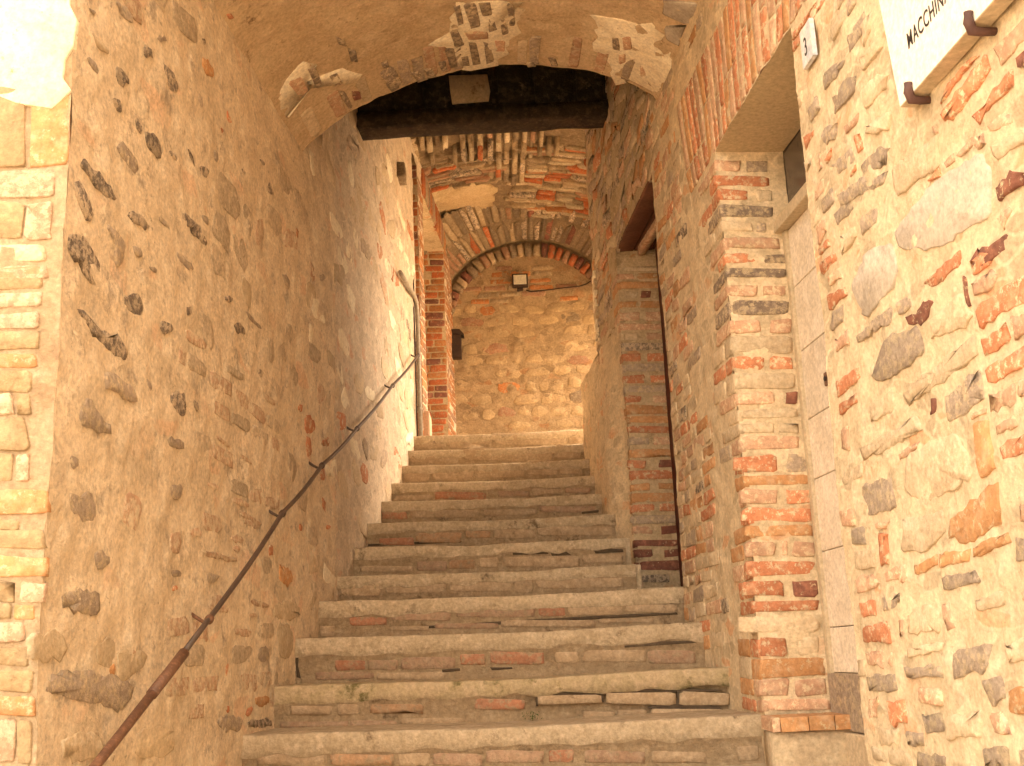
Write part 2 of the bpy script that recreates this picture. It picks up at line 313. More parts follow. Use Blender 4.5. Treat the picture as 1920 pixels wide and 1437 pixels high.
T = {
'RW':['r3289,1867,3285,1897,3140,1889,3165,1867', 'r3284,1903,3275,1929,3033,1895,3139,1895', 'r3138,1897,3034,1892,2997,1873,3026,1861,3129,1868', 'g2862,1668,2733,1668,2706,1621,2849,1611', 't2755,1640,2687,1639,2689,1588,2748,1570', 'g3054,1659,2976,1647,2893,1612,2960,1594,3053,1607', 'g3014,1573,2896,1553,2832,1523,2857,1489,3005,1499', 'g3204,1622,3116,1622,3113,1575,3199,1580', 't2806,1468,2688,1460,2624,1419,2645,1392,2796,1410', 'r3268,1561,3175,1541,3197,1526,3263,1518', 'g3137,1496,3054,1494,2999,1466,3026,1429,3114,1460', 'p2949,1428,2835,1418,2855,1399,2940,1406', 'r2878,1369,2844,1364,2832,1312,2873,1314', 'p3160,1449,3136,1444,3149,1400,3175,1399', 'r3120,1412,3060,1421,3067,1399,3109,1394', 'g3075,1372,2969,1359,2913,1350,2897,1307,3041,1325', 'r2944,1294,2893,1294,2898,1278,2942,1275', 't2809,1364,2639,1328,2662,1290,2803,1338', 'g2864,1274,2730,1274,2676,1242,2708,1219,2859,1243', 't2680,1189,2431,1159,2442,1085,2679,1108', 'g3059,1266,2847,1238,2704,1190,2735,1171,3040,1227', 'g3102,1229,2994,1226,2934,1183,3082,1190', 'g2917,1141,2805,1129,2810,1092,2919,1090', 't3078,1152,2962,1136,2958,1100,3080,1093', 'p3246,1250,3164,1242,3161,1197,3240,1184', 'r3244,1172,3167,1174,3158,1152,3241,1152', 'r3248,1130,3126,1122,3119,1095,3241,1096', 'r2400,1198,2282,1204,2244,1212,2189,1218,2185,1174,2352,1159,2389,1166', 'r2287,1126,2235,1118,2104,1142,2112,1098,2205,1102,2260,1093', 'p2157,1213,2024,1208,2035,1169,2138,1162', 'm2075,1148,2042,1142,2052,1109,2080,1129', 'p2440,1184,2424,1183,2425,1162,2440,1164', 'p2279,1074,2250,1065,2245,1039,2276,1038,2288,1056', 'p2230,1074,2136,1057,2135,1030,2226,1058', 't2228,1022,2106,998,2105,972,2206,980', 'p2363,1072,2290,1080,2292,1060,2352,1058', 'p2423,1081,2378,1084,2379,1065,2418,1064', 'r2503,1073,2444,1081,2440,1059,2494,1069', 'G2721,1029,2490,1062,2270,1028,2242,974,2272,883,2506,900,2712,975', 'm2236,935,2162,938,2128,918,2130,897,2238,900', 'p2247,868,2211,876,2192,859,2231,835', 'm2376,814,2336,827,2220,818,2228,790,2350,777', 'r2555,839,2530,855,2411,854,2418,829,2540,819', 'r2395,1216,2295,1226,2213,1227,2243,1245,2348,1240', 'G3038,981,2930,1029,2853,1034,2748,1000,2732,930,2781,888,2972,865', 'r2612,847,2583,852,2482,845,2419,842,2419,825,2560,824', 'r2375,816,2321,819,2275,798,2299,775,2367,781', 'p2376,766,2294,762,2276,749,2292,724,2374,727', 'r2382,700,2362,707,2163,714,2179,657,2375,659', 'r2379,631,2272,635,2267,595,2373,592', 'p2250,641,2185,638,2197,596,2244,593', 'r2375,568,2205,567,2216,527,2352,530,2378,543', 'p2379,508,2262,501,2266,461,2378,469', 'p2246,502,2224,500,2234,466,2252,470', 'p2370,437,2280,439,2274,417,2368,415', 'r2367,389,2253,397,2265,354,2358,360', 'o2471,466,2405,461,2396,343,2475,343', 'm2410,792,2399,783,2395,717,2407,721', 'm2723,796,2656,791,2608,805,2569,793,2611,757,2645,752,2717,777', 't2601,754,2427,765,2399,701,2442,682,2605,706', 'g2763,843,2675,843,2673,811,2754,811', 'g3236,919,3199,962,3121,955,3134,912,3230,911', 'r3238,1024,3092,1002,3085,973,3229,972', 'p3207,1069,3119,1068,3113,1036,3199,1042', 'r3243,1119,3123,1106,3119,1093,3242,1094', 'g3052,835,2908,848,2795,840,2805,806,3043,815', 'g2980,698,2896,757,2825,780,2667,754,2665,683,2784,669,2921,672', 'p3216,877,3100,872,3111,835,3212,839', 'r3222,752,3062,752,3058,717,3212,706', 'r3219,681,3098,682,3096,664,3214,648', 't3008,628,2854,640,2856,588,3015,580', 't2811,619,2404,652,2401,602,2786,583', 'g2585,556,2401,570,2398,504,2583,494', 'm2655,568,2635,565,2645,531,2667,527', 'p2469,489,2399,484,2403,472,2473,476', 't3101,525,2749,549,2728,505,3084,489', 'p3217,610,3163,611,3170,538,3213,546', 't2833,461,2662,473,2552,465,2508,353,2757,330,2870,376', 'g3117,423,2931,421,2930,338,3102,334', 'o2646,278,2393,326,2404,256,2438,226,2585,216,2668,235', 'p3047,311,2969,312,3007,291,3052,296', 'p2876,479,2747,479,2774,465,2871,457', 'r3037,277,2998,278,2981,230,2997,196,3049,195', 't2901,313,2680,299,2673,252,2791,212,2913,229', 'o2861,185,2731,197,2732,174,2851,162', 'o2720,199,2571,200,2574,174,2718,168', 'o2556,203,2393,208,2387,187,2558,180', 'g2715,145,2567,147,2548,120,2713,115', 'p3221,171,3121,177,3070,145,3220,127', 'p3034,178,2902,186,2895,148,3024,147', 'r3221,100,3108,108,3107,63,3218,60', 'g3060,113,2945,119,2941,92,3009,70,3058,77', 'r3223,36,3034,48,3037,-5,3225,-10', 'p2966,48,2942,50,2954,9,2972,7', 'p2723,81,2702,85,2684,26,2720,20,2737,50', 't2915,61,2828,86,2750,60,2762,19,2928,18', 't3213,247,3074,244,3083,192,3213,197', 'p3226,-39,3102,-29,3096,-75,3215,-71', 'p3060,-40,3034,-35,3049,-65,3067,-62', 'g3231,-102,3031,-89,3030,-129,3215,-141', 'r3108,-161,2989,-152,3000,-210,3100,-218', 'p3229,-165,3156,-147,3193,-205,3245,-218', 't2939,-21,2738,-5,2754,-27,2946,-45', 'g2977,-69,2765,-63,2761,-86,2962,-98', 'g2705,-32,2525,-17,2538,-62,2579,-84,2712,-90', 't2578,79,2451,93,2452,60,2575,57', 'g2585,-105,2502,-87,2491,-135,2538,-153', 'p2563,-166,2493,-171,2480,-210,2545,-206', 'g3001,-234,2919,-226,2927,-253,2998,-262', 'o2470,-118,2396,-109,2413,-167,2474,-162', 't2467,-21,2367,-7,2381,-54,2462,-62', 'p2319,260,2292,261,2303,222,2325,225', 'p2370,80,2341,86,2348,63,2370,64', 't2768,-180,2601,-160,2609,-218,2773,-233', 'g2955,-273,2804,-271,2813,-302,2979,-317', 'g2607,-243,2503,-235,2506,-275,2610,-284', 't3187,-230,3047,-227,3071,-267,3188,-275'],
'JF':['p947,1923,1050,1920,1045,1873,943,1877', 'g1069,1919,1153,1916,1148,1869,1065,1872', 'r937,1856,1154,1848,1150,1805,933,1813', 'r951,1791,1066,1787,1061,1741,947,1745', 't1101,1786,1164,1783,1160,1737,1097,1740', 'd953,1724,1162,1716,1157,1666,949,1674', 't943,1649,1068,1644,1065,1607,940,1612', 'g1084,1644,1123,1642,1120,1605,1080,1606', 'p947,1582,1167,1574,1163,1529,943,1537', 'r947,1516,1068,1512,1064,1475,944,1480', 'd1099,1511,1181,1508,1177,1471,1095,1474', 'd946,1455,1182,1446,1179,1414,943,1423', 'p948,1387,1067,1382,1064,1342,944,1347', 'p1091,1381,1176,1378,1172,1338,1087,1341', 'd962,1322,1181,1313,1176,1263,957,1271', 'p959,1250,1063,1246,1058,1194,955,1198', 'p1105,1244,1185,1241,1180,1189,1100,1192', 't938,1179,1182,1169,1176,1110,932,1120', 'r950,1099,1068,1095,1063,1043,945,1047', 'r1094,1094,1178,1091,1173,1038,1089,1042', 't952,1033,1182,1024,1176,962,946,971', 'p949,957,1096,951,1091,903,944,909', 'm1141,949,1184,948,1179,900,1136,902', 't954,889,1179,881,1175,842,951,851', 't960,832,1084,827,1080,785,956,790', 't1102,826,1181,823,1177,781,1098,784', 'p951,775,1174,766,1169,717,947,726', 'r911,705,1075,698,1069,637,906,643', 'g1116,697,1190,694,1184,633,1110,635', 'o953,628,1194,619,1189,578,949,587', 'p926,572,1066,566,1061,513,921,518', 'r1103,565,1197,561,1192,507,1097,511', 'r923,500,1191,489,1186,440,919,450', 'o928,438,1192,427,1188,385,925,395', 'p923,377,1043,372,1038,321,918,325', 'p1069,371,1089,371,1084,319,1064,320', 'p1109,370,1190,367,1184,315,1104,318', 'r924,307,1187,297,1182,244,919,255', 'r907,236,1062,230,1057,177,902,183', 'm1099,228,1187,225,1181,172,1093,175', 'r937,167,1186,157,1182,119,933,129', 't879,113,1187,101,1181,47,874,60', 'r949,31,1051,27,1045,-34,944,-29', 't1100,25,1171,22,1165,-38,1094,-36', 'o944,-40,1182,-50,1175,-113,938,-104', 'p940,-112,1044,-116,1038,-176,934,-172', 'p1064,-117,1181,-122,1175,-182,1058,-177', 'p952,-188,1184,-197,1180,-233,948,-224'],
'PF':['t826,2266,1049,2258,1047,2228,824,2237', 'p795,2222,884,2218,882,2184,793,2188', 'o899,2218,1045,2212,1043,2178,897,2184', 'o790,2169,1044,2159,1041,2117,787,2126', 't821,2109,899,2106,895,2059,818,2062', 'm922,2106,982,2103,979,2056,918,2058', 'o792,2047,1037,2038,1034,1999,789,2008', 'p798,1981,898,1977,894,1923,794,1927', 'p943,1975,1034,1972,1030,1918,939,1921', 'p783,1911,1033,1902,1030,1863,781,1873', 't810,1853,884,1850,881,1807,807,1810', 'p934,1848,1034,1845,1031,1801,931,1805', 'd793,1792,1050,1782,1047,1736,791,1746', 'r795,1723,894,1719,891,1674,792,1678', 'r930,1718,1047,1714,1044,1668,927,1672', 'g798,1660,1046,1651,1043,1605,795,1615', 'r797,1592,912,1588,909,1540,794,1545', 'r943,1587,1042,1583,1039,1535,940,1539', 'g798,1527,1042,1517,1039,1475,796,1484', 'r794,1463,882,1459,879,1418,792,1421', 'p947,1457,1039,1453,1036,1412,944,1415', 'o791,1407,1039,1397,1036,1347,787,1357', 'o786,1340,1037,1330,1034,1289,784,1299', 'r782,1277,1036,1267,1033,1225,779,1235', 'g791,1213,906,1208,903,1164,788,1169', 'p930,1207,1038,1203,1035,1159,927,1163', 'o787,1147,1037,1137,1034,1088,783,1098', 'r769,1082,875,1078,872,1034,767,1038', 'm951,1075,1037,1071,1034,1028,947,1031', 'r776,1018,1043,1008,1039,960,773,971', 'o787,945,892,941,889,903,785,908', 'o941,939,1042,935,1039,897,938,901', 'o779,892,1038,881,1034,831,775,841', 'r779,822,915,816,912,772,776,777', 'r945,815,1037,812,1033,767,942,770', 'g775,755,1038,744,1035,699,772,710', 'p792,693,898,689,895,645,789,649', 'm941,687,1034,684,1030,639,938,643', 'm792,614,1032,604,1029,565,790,575', 'm794,556,883,552,881,510,791,514', 'm947,550,1032,546,1028,504,944,508', 'm805,489,1032,480,1028,424,801,433', 'd802,411,968,405,965,359,799,366'],
'LW':['d3004,1732,3072,1751,3124,1740,3078,1696,3022,1691', 'd2994,1632,3048,1642,3072,1610,3018,1595', 'd3321,1902,3385,1942,3466,1918,3460,1879,3409,1859,3373,1882', 'd3184,1907,3245,1929,3264,1898,3203,1870', 'g3280,1991,3342,2039,3377,2034,3329,1995', 'd3154,1655,3199,1661,3226,1615,3174,1609', 'd3233,1622,3293,1655,3368,1637,3365,1584,3300,1584', 'g3036,1486,3095,1520,3183,1510,3216,1480,3144,1455,3086,1466', 'd2796,1321,2827,1358,2876,1352,2965,1339,3045,1325,3033,1308,2919,1290,2866,1325', 'd2775,1256,2801,1279,2861,1260,2889,1231,2888,1183,2834,1187,2785,1216', 'd3129,1317,3242,1357,3306,1331,3285,1310,3188,1303', 'g3364,1399,3430,1406,3448,1389,3382,1380', 'd3529,1472,3580,1507,3694,1510,3795,1491,3777,1465,3641,1453', 'g2977,1221,3028,1229,3110,1218,3128,1182,3092,1122,3050,1143,3038,1197', 'd2753,1105,2817,1135,2938,1108,2969,1058,2948,1021,2863,1031,2770,1053', 'd3680,1709,3756,1759,3809,1752,3760,1708', 'd3426,1657,3486,1671,3497,1644,3453,1642', 'd3562,1743,3610,1736,3660,1708,3612,1708', 'd4540,2033,4614,2056,4645,2024,4556,2004', 'd4422,2098,4508,2114,4488,2087', 'g2971,1929,3038,1952,3111,1951,3099,1924,3014,1911', 'g2802,1804,2863,1824,2840,1803', 'o3689,2139,3770,2177,3857,2170,3816,2123,3712,2105', 'r4003,2092,4035,2083,4064,2072,4020,2050', 'r3924,1987,3958,1987,3941,1965', 'r4971,2005,5041,2013,5024,1972,4979,1960', 'g2806,1657,2879,1668,2907,1641,2845,1637', 't2810,1736,2895,1757,2975,1747,2875,1708', 'g3730,1561,3789,1577,3822,1560,3761,1544', 'd4177,1934,4240,1953,4249,1936,4198,1918', 'g3487,1333,3593,1344,3687,1335,3560,1305', 'g3180,1232,3253,1234,3248,1213,3197,1207', 'g3855,1866,3899,1863,3896,1830,3865,1832', 'd3683,2222,3723,2238,3721,2217,3694,2205', 'g3659,1992,3721,1978,3712,1951,3672,1953', 'd2811,931,2875,924,3009,909,3112,926,3156,898,3151,873,3078,865,2939,878', 'd3113,1050,3208,1092,3268,1075,3257,1031,3186,1019', 'd3394,1057,3466,1078,3501,1059,3445,1033,3404,1034', 'd3597,1171,3642,1192,3653,1168,3617,1147', 'd4093,1264,4161,1296,4247,1286,4236,1259,4140,1251', 'g4207,1353,4332,1367,4494,1353,4386,1342', 'g3003,790,3057,815,3098,797,3206,805,3260,770,3183,753,3075,763,3012,759', 'g2867,684,2910,704,2984,677,3060,665,3063,633,2965,630,2862,631', 'g2822,542,2860,549,2873,526,2842,510', 'g2829,439,2925,467,2996,456,2989,409,2933,387,2855,398', 'd3997,1349,4087,1370,4065,1344,4020,1337', 'g3302,1205,3364,1220,3357,1199,3318,1195', 'g3516,570,3634,581,3638,537,3554,519', 'r5196,1145,5344,1162,5421,1120,5269,1052,5214,1088', 'r5222,1038,5325,1053,5326,958,5233,952', 'r5500,1066,5666,1127,5709,1084,5500,1042', 'r5480,936,5561,939,5560,880,5460,885', 'r5089,1164,5159,1184,5142,1143,5089,1137', 'r5097,625,5148,622,5131,593,5097,594', 'r5579,669,5682,671,5620,650,5571,649', 'r5519,797,5580,785,5579,727,5531,741', 'p4152,612,4342,615,4343,593,4165,589', 'p4247,573,4498,558,4494,538,4260,553', 'p4211,798,4359,786,4360,774,4224,778', 'p3944,800,4096,807,4097,789,3956,788', 'p3874,629,3997,633,3998,613,3885,610', 'd3492,860,3602,885,3622,850,3608,801,3547,808,3504,824', 'g3693,879,3759,880,3742,849,3704,848', 'g3303,858,3349,851,3344,825,3313,830', 'g3472,711,3623,726,3626,695,3507,680', 'g4779,1713,4892,1724,4894,1668,4812,1659', 'g5422,1926,5546,1958,5546,1926,5442,1896', 'd4419,1180,4487,1180,4475,1148,4434,1151', 'p4272,545,4486,547,4473,526,4297,526', 'r4623,482,4680,480,4681,436,4633,436', 'p3822,392,3930,394,4187,392,4199,375,3872,373', 'p4359,244,4618,240,4605,220,4385,223', 'p4325,196,4436,196,4437,181,4338,182', 'p4156,139,4364,136,4354,107,4179,115', 'r4107,-129,4139,-131,4140,-154,4108,-149', 'r4320,-174,4402,-143,4427,-158,4379,-180', 'o4769,407,4937,411,5001,365,4907,326,4756,349', 't4701,251,4971,271,5136,235,4973,180,4703,189', 'g4006,-170,4151,-158,4309,-187,4265,-225,4049,-207', 'd4344,-196,4661,-206,4662,-236,4382,-232', 'g2998,326,3095,319,3099,288,3015,271', 'g2835,201,3044,222,3063,157,2851,154', 't3184,66,3376,62,3407,34,3233,-28,3191,-1', 't3046,91,3168,98,3175,35,3127,10,3040,41', 'o3126,20,3175,30,3178,-1,3141,-5', 'g2770,-7,2888,13,3231,-7,3316,-57,3214,-100,2950,-64,2783,-39', 't2854,-141,3095,-148,3127,-219,2882,-207', 't2691,100,2856,107,2885,42,2718,25', 'p3716,449,3827,464,3829,435,3735,429', 'p4116,456,4251,484,4301,452,4161,446', 'p4162,432,4242,440,4232,410,4174,409', 'g3875,321,4016,324,3977,287,3897,289', 'r3592,253,3642,262,3643,246,3601,241', 't3325,-153,3626,-166,3634,-264,3333,-237', 'g4467,64,4624,72,4626,19,4482,13', 'o4450,-116,4631,-123,4619,-152,4464,-153', 't4732,174,4973,164,4976,33,4766,18', 'r4077,17,4108,23,4100,-24,4079,-20', 'p3277,67,3305,61,3279,51', 'g3571,306,3665,306,3657,287,3581,285'],
'LF':['t-1307,1526,-1209,1522,-1196,1298,-1292,1301', 'o-1202,1522,-1103,1519,-1092,1294,-1188,1297', 'p-1291,1285,-1119,1278,-1115,1202,-1286,1208', 't-1284,1192,-1199,1189,-1193,1092,-1278,1095', 'p-1192,1188,-1121,1186,-1116,1089,-1186,1092', 'w-1277,1076,-1132,1071,-1130,1026,-1273,1031', 'p-1273,1021,-1124,1015,-1122,980,-1270,986', 't-1273,1019,-1135,1014,-1132,956,-1269,961', 'p-1268,951,-1137,946,-1135,908,-1265,913', 'r-1264,898,-1139,893,-1137,855,-1262,860', 't-1261,850,-1141,845,-1139,797,-1258,801', 'o-1257,791,-1140,787,-1138,750,-1255,755', 't-1254,746,-1145,742,-1142,691,-1251,696', 'p-1250,688,-1192,686,-1189,634,-1246,636', 't-1185,686,-1149,684,-1146,632,-1182,633', 't-1246,626,-1155,622,-1150,544,-1240,548', 't-1240,538,-1183,536,-1178,463,-1235,465', 'p-1175,535,-1145,534,-1140,462,-1171,463', 'o-1234,451,-1092,445,-1088,379,-1229,384', 'g-1228,374,-1153,371,-1152,349,-1227,352', 't-1227,348,-1089,342,-1086,302,-1224,308', 'o-1223,289,-1083,283,-1080,235,-1219,240', 't-1219,229,-1149,226,-1146,175,-1215,178', 'p-1142,226,-1080,223,-1077,173,-1139,175', 't-1215,174,-1157,171,-1155,135,-1212,137', 'o-1150,171,-1104,169,-1102,133,-1148,135', 'p-1212,128,-1120,124,-1117,79,-1209,83', 'g-1208,70,-1112,66,-1109,25,-1205,29', 't-1204,16,-1102,12,-1099,-37,-1201,-33', 'o-1200,-46,-1091,-50,-1089,-94,-1197,-90', 'r-1196,-98,-1139,-101,-1133,-196,-1190,-193', 't-1133,-101,-1102,-102,-1096,-197,-1127,-196'],
'NV':['w382,4820,429,4720,445,4625,437,4495,598,4560,608,4805,569,5005,550,5125,482,5130,446,5130,413,4950', 'w-12,4770,5,4640,42,4565,92,4540,98,4650,136,4745,199,4825,185,4895,126,4830,87,4795,66,4685,41,4720,23,4795,2,4800', 'w790,4645,834,4640,901,4625,942,4570,979,4665,1012,4725,1015,4920,996,5075,967,5080,919,5055,892,5175,859,4965,810,4900'],
'NVB':['g445,4535,463,4525,469,4690,451,4700', 'g473,4520,500,4530,507,4730,482,4745', 'd506,4535,537,4545,540,4650,515,4650', 'g526,4675,543,4665,550,4770,528,4790', 'd554,4675,568,4670,583,4805,565,4825', 'g578,4560,595,4570,597,4755,583,4755', 'g429,4730,450,4730,461,4880,438,4890', 'p467,4760,525,4780,524,4850,473,4835', 'd472,4860,494,4870,506,5085,479,5085', 'g509,4865,535,4890,542,5075,518,5090', 'p543,4865,572,4875,569,4975,546,4970', 'd409,4880,431,4885,440,5075,417,5070', 'd447,4985,467,4985,475,5085,452,5080', 'd236,4905,267,4890,283,5075,258,5100', 'g307,5010,334,5015,351,5120,323,5125', 'g342,5015,364,5020,375,5115,356,5115', 'g385,4990,404,4990,408,5080,392,5090', 'd632,5095,651,5075,661,5125,637,5135', 'g693,5045,712,5025,723,5105,703,5105', 'p42,4590,69,4615,69,4745,44,4745', 'g86,4585,103,4610,103,4780,87,4765', 'g124,4720,143,4745,146,4845,126,4830', 'm157,4950,176,4985,176,5055,155,5035', 'g130,4890,145,4925,146,5085,135,5070', 'g844,4775,863,4745,877,4870,856,4875', 'p871,4760,890,4730,902,4825,883,4860', 'p873,4910,889,4880,895,4950,883,4980', 'G936,4390,1000,4260,1007,4410,987,4455,946,4470', 'G957,4555,1000,4435,998,4610,975,4635', 'd167,4465,181,4515,182,4575,167,4525', 'd181,4585,196,4635,193,4740,179,4705', 'd242,5015,271,5035,273,5105,249,5115', 'r6,3925,12,3945,11,3975,5,3955', 'g243,4820,261,4820,262,4875,246,4870'],
'S0':['t-902,-307,-650,-318,-650,-360,-901,-350', 'o-635,-318,-408,-328,-409,-370,-635,-361', 't-388,-329,-277,-333,-278,-376,-389,-371', 'p-262,-334,-80,-341,-81,-384,-263,-376', 'p-64,-330,138,-338,136,-381,-66,-373', 'r158,-339,251,-343,249,-386,156,-382', 'p290,-344,512,-354,509,-397,287,-388', 't533,-354,735,-363,732,-406,530,-398'],
'S1':['r-114,-163,87,-172,86,-208,-115,-200', 't-666,-160,-580,-163,-580,-202,-666,-199', 'o-532,-165,-320,-174,-321,-213,-532,-204', 't-855,-158,-688,-164,-688,-198,-854,-191', 't144,-156,396,-166,394,-201,142,-191', 't419,-159,699,-171,695,-216,416,-205', 't713,-168,912,-176,907,-230,709,-222', 't319,-226,445,-232,443,-264,318,-258', 't459,-228,575,-233,573,-263,457,-258', 't594,-227,895,-239,892,-274,591,-261', 'p-899,-215,-627,-226,-627,-256,-898,-244', 'p-616,-226,-431,-234,-431,-264,-616,-256', 't-414,-226,-161,-236,-161,-258,-414,-247'],
'S2':['p-744,57,-592,50,-592,23,-744,30', 'r-722,15,-593,9,-593,-34,-722,-28', 'p-578,9,-452,4,-453,-39,-579,-34', 'p-434,17,-197,7,-199,-44,-435,-34', 'r-179,14,-70,9,-71,-35,-180,-31', 'r-49,20,186,10,184,-37,-50,-28', 't55,59,206,53,205,24,54,30', 't228,11,337,7,334,-40,226,-36', 't355,11,627,0,623,-52,352,-41', 'p639,-1,844,-9,840,-61,635,-52', 'p-806,-34,-555,-44,-555,-73,-806,-63', 't-543,-45,-244,-57,-244,-86,-543,-74'],
'S3':['r-707,210,-531,203,-531,165,-707,172', 'p-511,224,-232,213,-233,174,-511,186', 'p-203,228,165,213,163,175,-204,190', 'r185,219,307,214,305,176,183,180', 't323,216,583,206,580,167,321,177', 't599,215,843,205,840,169,597,179', 't-518,160,-336,153,-336,130,-519,137', 'p-309,165,-9,152,-9,129,-310,142', 't5,165,450,147,449,118,4,136', 't467,159,726,148,725,125,465,136'],
'S4':['t-808,401,-603,393,-603,330,-808,338', 't-581,406,-270,393,-272,324,-582,336', 't-256,400,70,387,67,317,-258,330', 't84,386,170,383,166,313,82,316', 't191,389,638,371,635,315,189,333'],
'S5':['t-757,514,-469,503,-469,470,-757,481', 'p-450,525,-286,518,-287,468,-451,475', 'o-274,525,-131,519,-132,471,-275,477', 't-103,530,4,526,2,476,-105,481', 't27,536,446,519,442,462,25,478', 't469,526,690,517,687,471,466,480'],
'S6':['r-690,704,-487,696,-488,654,-691,662', 'o-475,728,-210,717,-212,660,-476,671', 'o-186,724,-39,718,-41,678,-187,684', 't-23,726,222,716,220,668,-24,677', 't239,732,696,714,693,665,237,683'],
'S7':['r-716,914,-559,907,-560,860,-716,867', 't-542,915,-107,898,-108,849,-543,867', 't-89,906,260,892,258,849,-90,863', 'p278,909,627,895,625,860,276,874'],
'S8':['r-404,1081,-62,1068,-64,1017,-405,1031', 'p12,1070,224,1062,223,1025,10,1033', 't-681,1073,-423,1063,-424,1026,-682,1036', 't244,1080,447,1072,445,1029,242,1037', 'p466,1078,633,1072,630,1035,464,1041'],
'S9':['t-640,1315,-461,1308,-463,1217,-642,1224', 't-437,1307,-152,1296,-155,1205,-439,1216', 't-135,1315,209,1301,205,1212,-138,1226', 't230,1330,438,1322,433,1229,226,1237', 't457,1321,618,1315,613,1222,453,1228'],
'S10':['t-614,1491,-255,1477,-258,1386,-615,1400', 't-234,1497,433,1471,428,1380,-237,1406', 't451,1497,645,1489,639,1396,446,1404'],
'S11':['t-598,1646,-362,1637,-364,1551,-600,1560', 't-341,1636,-13,1623,-17,1538,-343,1550', 't3,1657,548,1636,544,1543,-1,1565', 't570,1644,672,1640,667,1554,565,1558'],
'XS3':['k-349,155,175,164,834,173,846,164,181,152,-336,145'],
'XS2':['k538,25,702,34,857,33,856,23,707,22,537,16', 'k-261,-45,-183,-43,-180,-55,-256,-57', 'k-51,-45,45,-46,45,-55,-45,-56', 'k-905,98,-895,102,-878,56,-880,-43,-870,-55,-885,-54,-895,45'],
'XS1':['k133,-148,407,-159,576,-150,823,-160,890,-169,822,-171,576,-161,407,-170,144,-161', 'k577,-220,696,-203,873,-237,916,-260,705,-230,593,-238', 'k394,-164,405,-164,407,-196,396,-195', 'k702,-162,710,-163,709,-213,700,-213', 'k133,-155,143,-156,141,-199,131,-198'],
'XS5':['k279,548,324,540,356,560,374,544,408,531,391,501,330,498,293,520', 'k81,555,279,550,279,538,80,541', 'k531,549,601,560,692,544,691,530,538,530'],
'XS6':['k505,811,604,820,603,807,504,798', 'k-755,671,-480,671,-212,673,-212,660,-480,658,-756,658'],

}
G0 = -1.62
YE = 11.15                     # end wall
# step fronts and tops, the first in view is index 0
SY = [4.30,4.70,5.02,5.42,5.82,6.22,6.62,7.05,7.45,7.85,8.15,8.42]
SZ = [-.242,-.079,.111,.29,.435,.616,.793,.978,1.152,1.335,1.501,1.662]
LOWY = [4.30-.36*k for k in range(1, 9)]; LOWZ = [-.242-.172*k for k in range(1, 9)]
def stair_z(Y):
    z = G0
    for y, t in list(zip(LOWY, LOWZ))[::-1]+list(zip(SY, SZ)):
        if Y >= y: z = t
    return z

# ------------------------------------------------------------------ ground
def gP(u, v): return Vector((u, v, G0))
o = grid('ground', Surf(gP, Vector((0,0,1))), [-200,-60,-20]+[x*.5 for x in range(-20, 21)]+[20,60,200], [-200,-60,-20]+[x*.5 for x in range(-20, 21)]+[20,60,200], M_ground, disp=False)
tag(o, kind='structure')
o = box('landing', (-3, 8.6, SZ[-1]-.3), (9, 16, SZ[-1]-.005), M_step, None, 0); tag(o, kind='structure')
# ------------------------------------------------------------------ left wall
def left_skip(u, v):
    if 8.6 < u < 8.9 and v < 4.1: return True
    if 9.17 < u < 10.55 and v < 3.93: return True
    return False
lw = grid('stone_wall', LEFT, lin(2.735, 5.81, .018), lin(-1.7, 4.5, .022, (4.1,3.93)), M_plL, skip=lambda u, v: left_skip(u, v) or (v > 2.7 and u < 5.0) or (v < stair_z(u)-.15), rough=.005)
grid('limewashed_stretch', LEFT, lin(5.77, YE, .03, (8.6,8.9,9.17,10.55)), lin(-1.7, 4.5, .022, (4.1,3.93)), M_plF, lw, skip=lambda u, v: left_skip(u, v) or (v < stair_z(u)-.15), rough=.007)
tag(lw, 'long plastered stone wall on the left with dark stones showing, behind the handrail', 'wall')
bx = lay('LW', LEFT, lw, .0035, sub=.02, amp=.22, k5=.24, remap={'p':'h'})
random.seed(5)
def base_skip(a, b, c, d): return c < stair_z(a)-.1 or ((3.55 < (a+b)/2 < 4.75) and c < 1.1)
courses(LEFT, 2.85, 5.7, -.75, 2.3, [('f',5),('t',1),('h',.8)], lw, bx, bw=(.10,.30), bh=.10, joint=.04, skipf=base_skip, miss=.55, h=.0025, tilt=.3, jit=.15, k5=.22)
courses(LEFT, 3.55, 4.75, -.25, 1.1, [('h',4),('f',2)], lw, bx, bw=(.12,.24), bh=.055, joint=.03, skipf=lambda a, b, c, d: c < stair_z(a)-.1, miss=.45, h=.002, tilt=.05, jit=.12, k5=.15)
# rubble of the far stretch
def far_skip(a, b, c, d): return c < stair_z(a)-.05 or d > 3.9
courses(LEFT, 5.25, 8.55, .25, 3.6, [('t',6),('w',3),('g',1.0),('p',.9),('d',.25),('r',.6)], lw, bx, bw=(.13,.34), bh=.10, joint=.05, skipf=far_skip, miss=.5, h=.0022, tilt=.3, jit=.16, k5=.22)
# reveal at the end of the wall and the two openings
grid('wall_end', Surf(lambda u, v: Vector((XL(8.6)-u, 8.6, v)), Vector((0,1,0))), lin(0, .5, .05), lin(1.5, 4.2, .1), M_plL, lw)
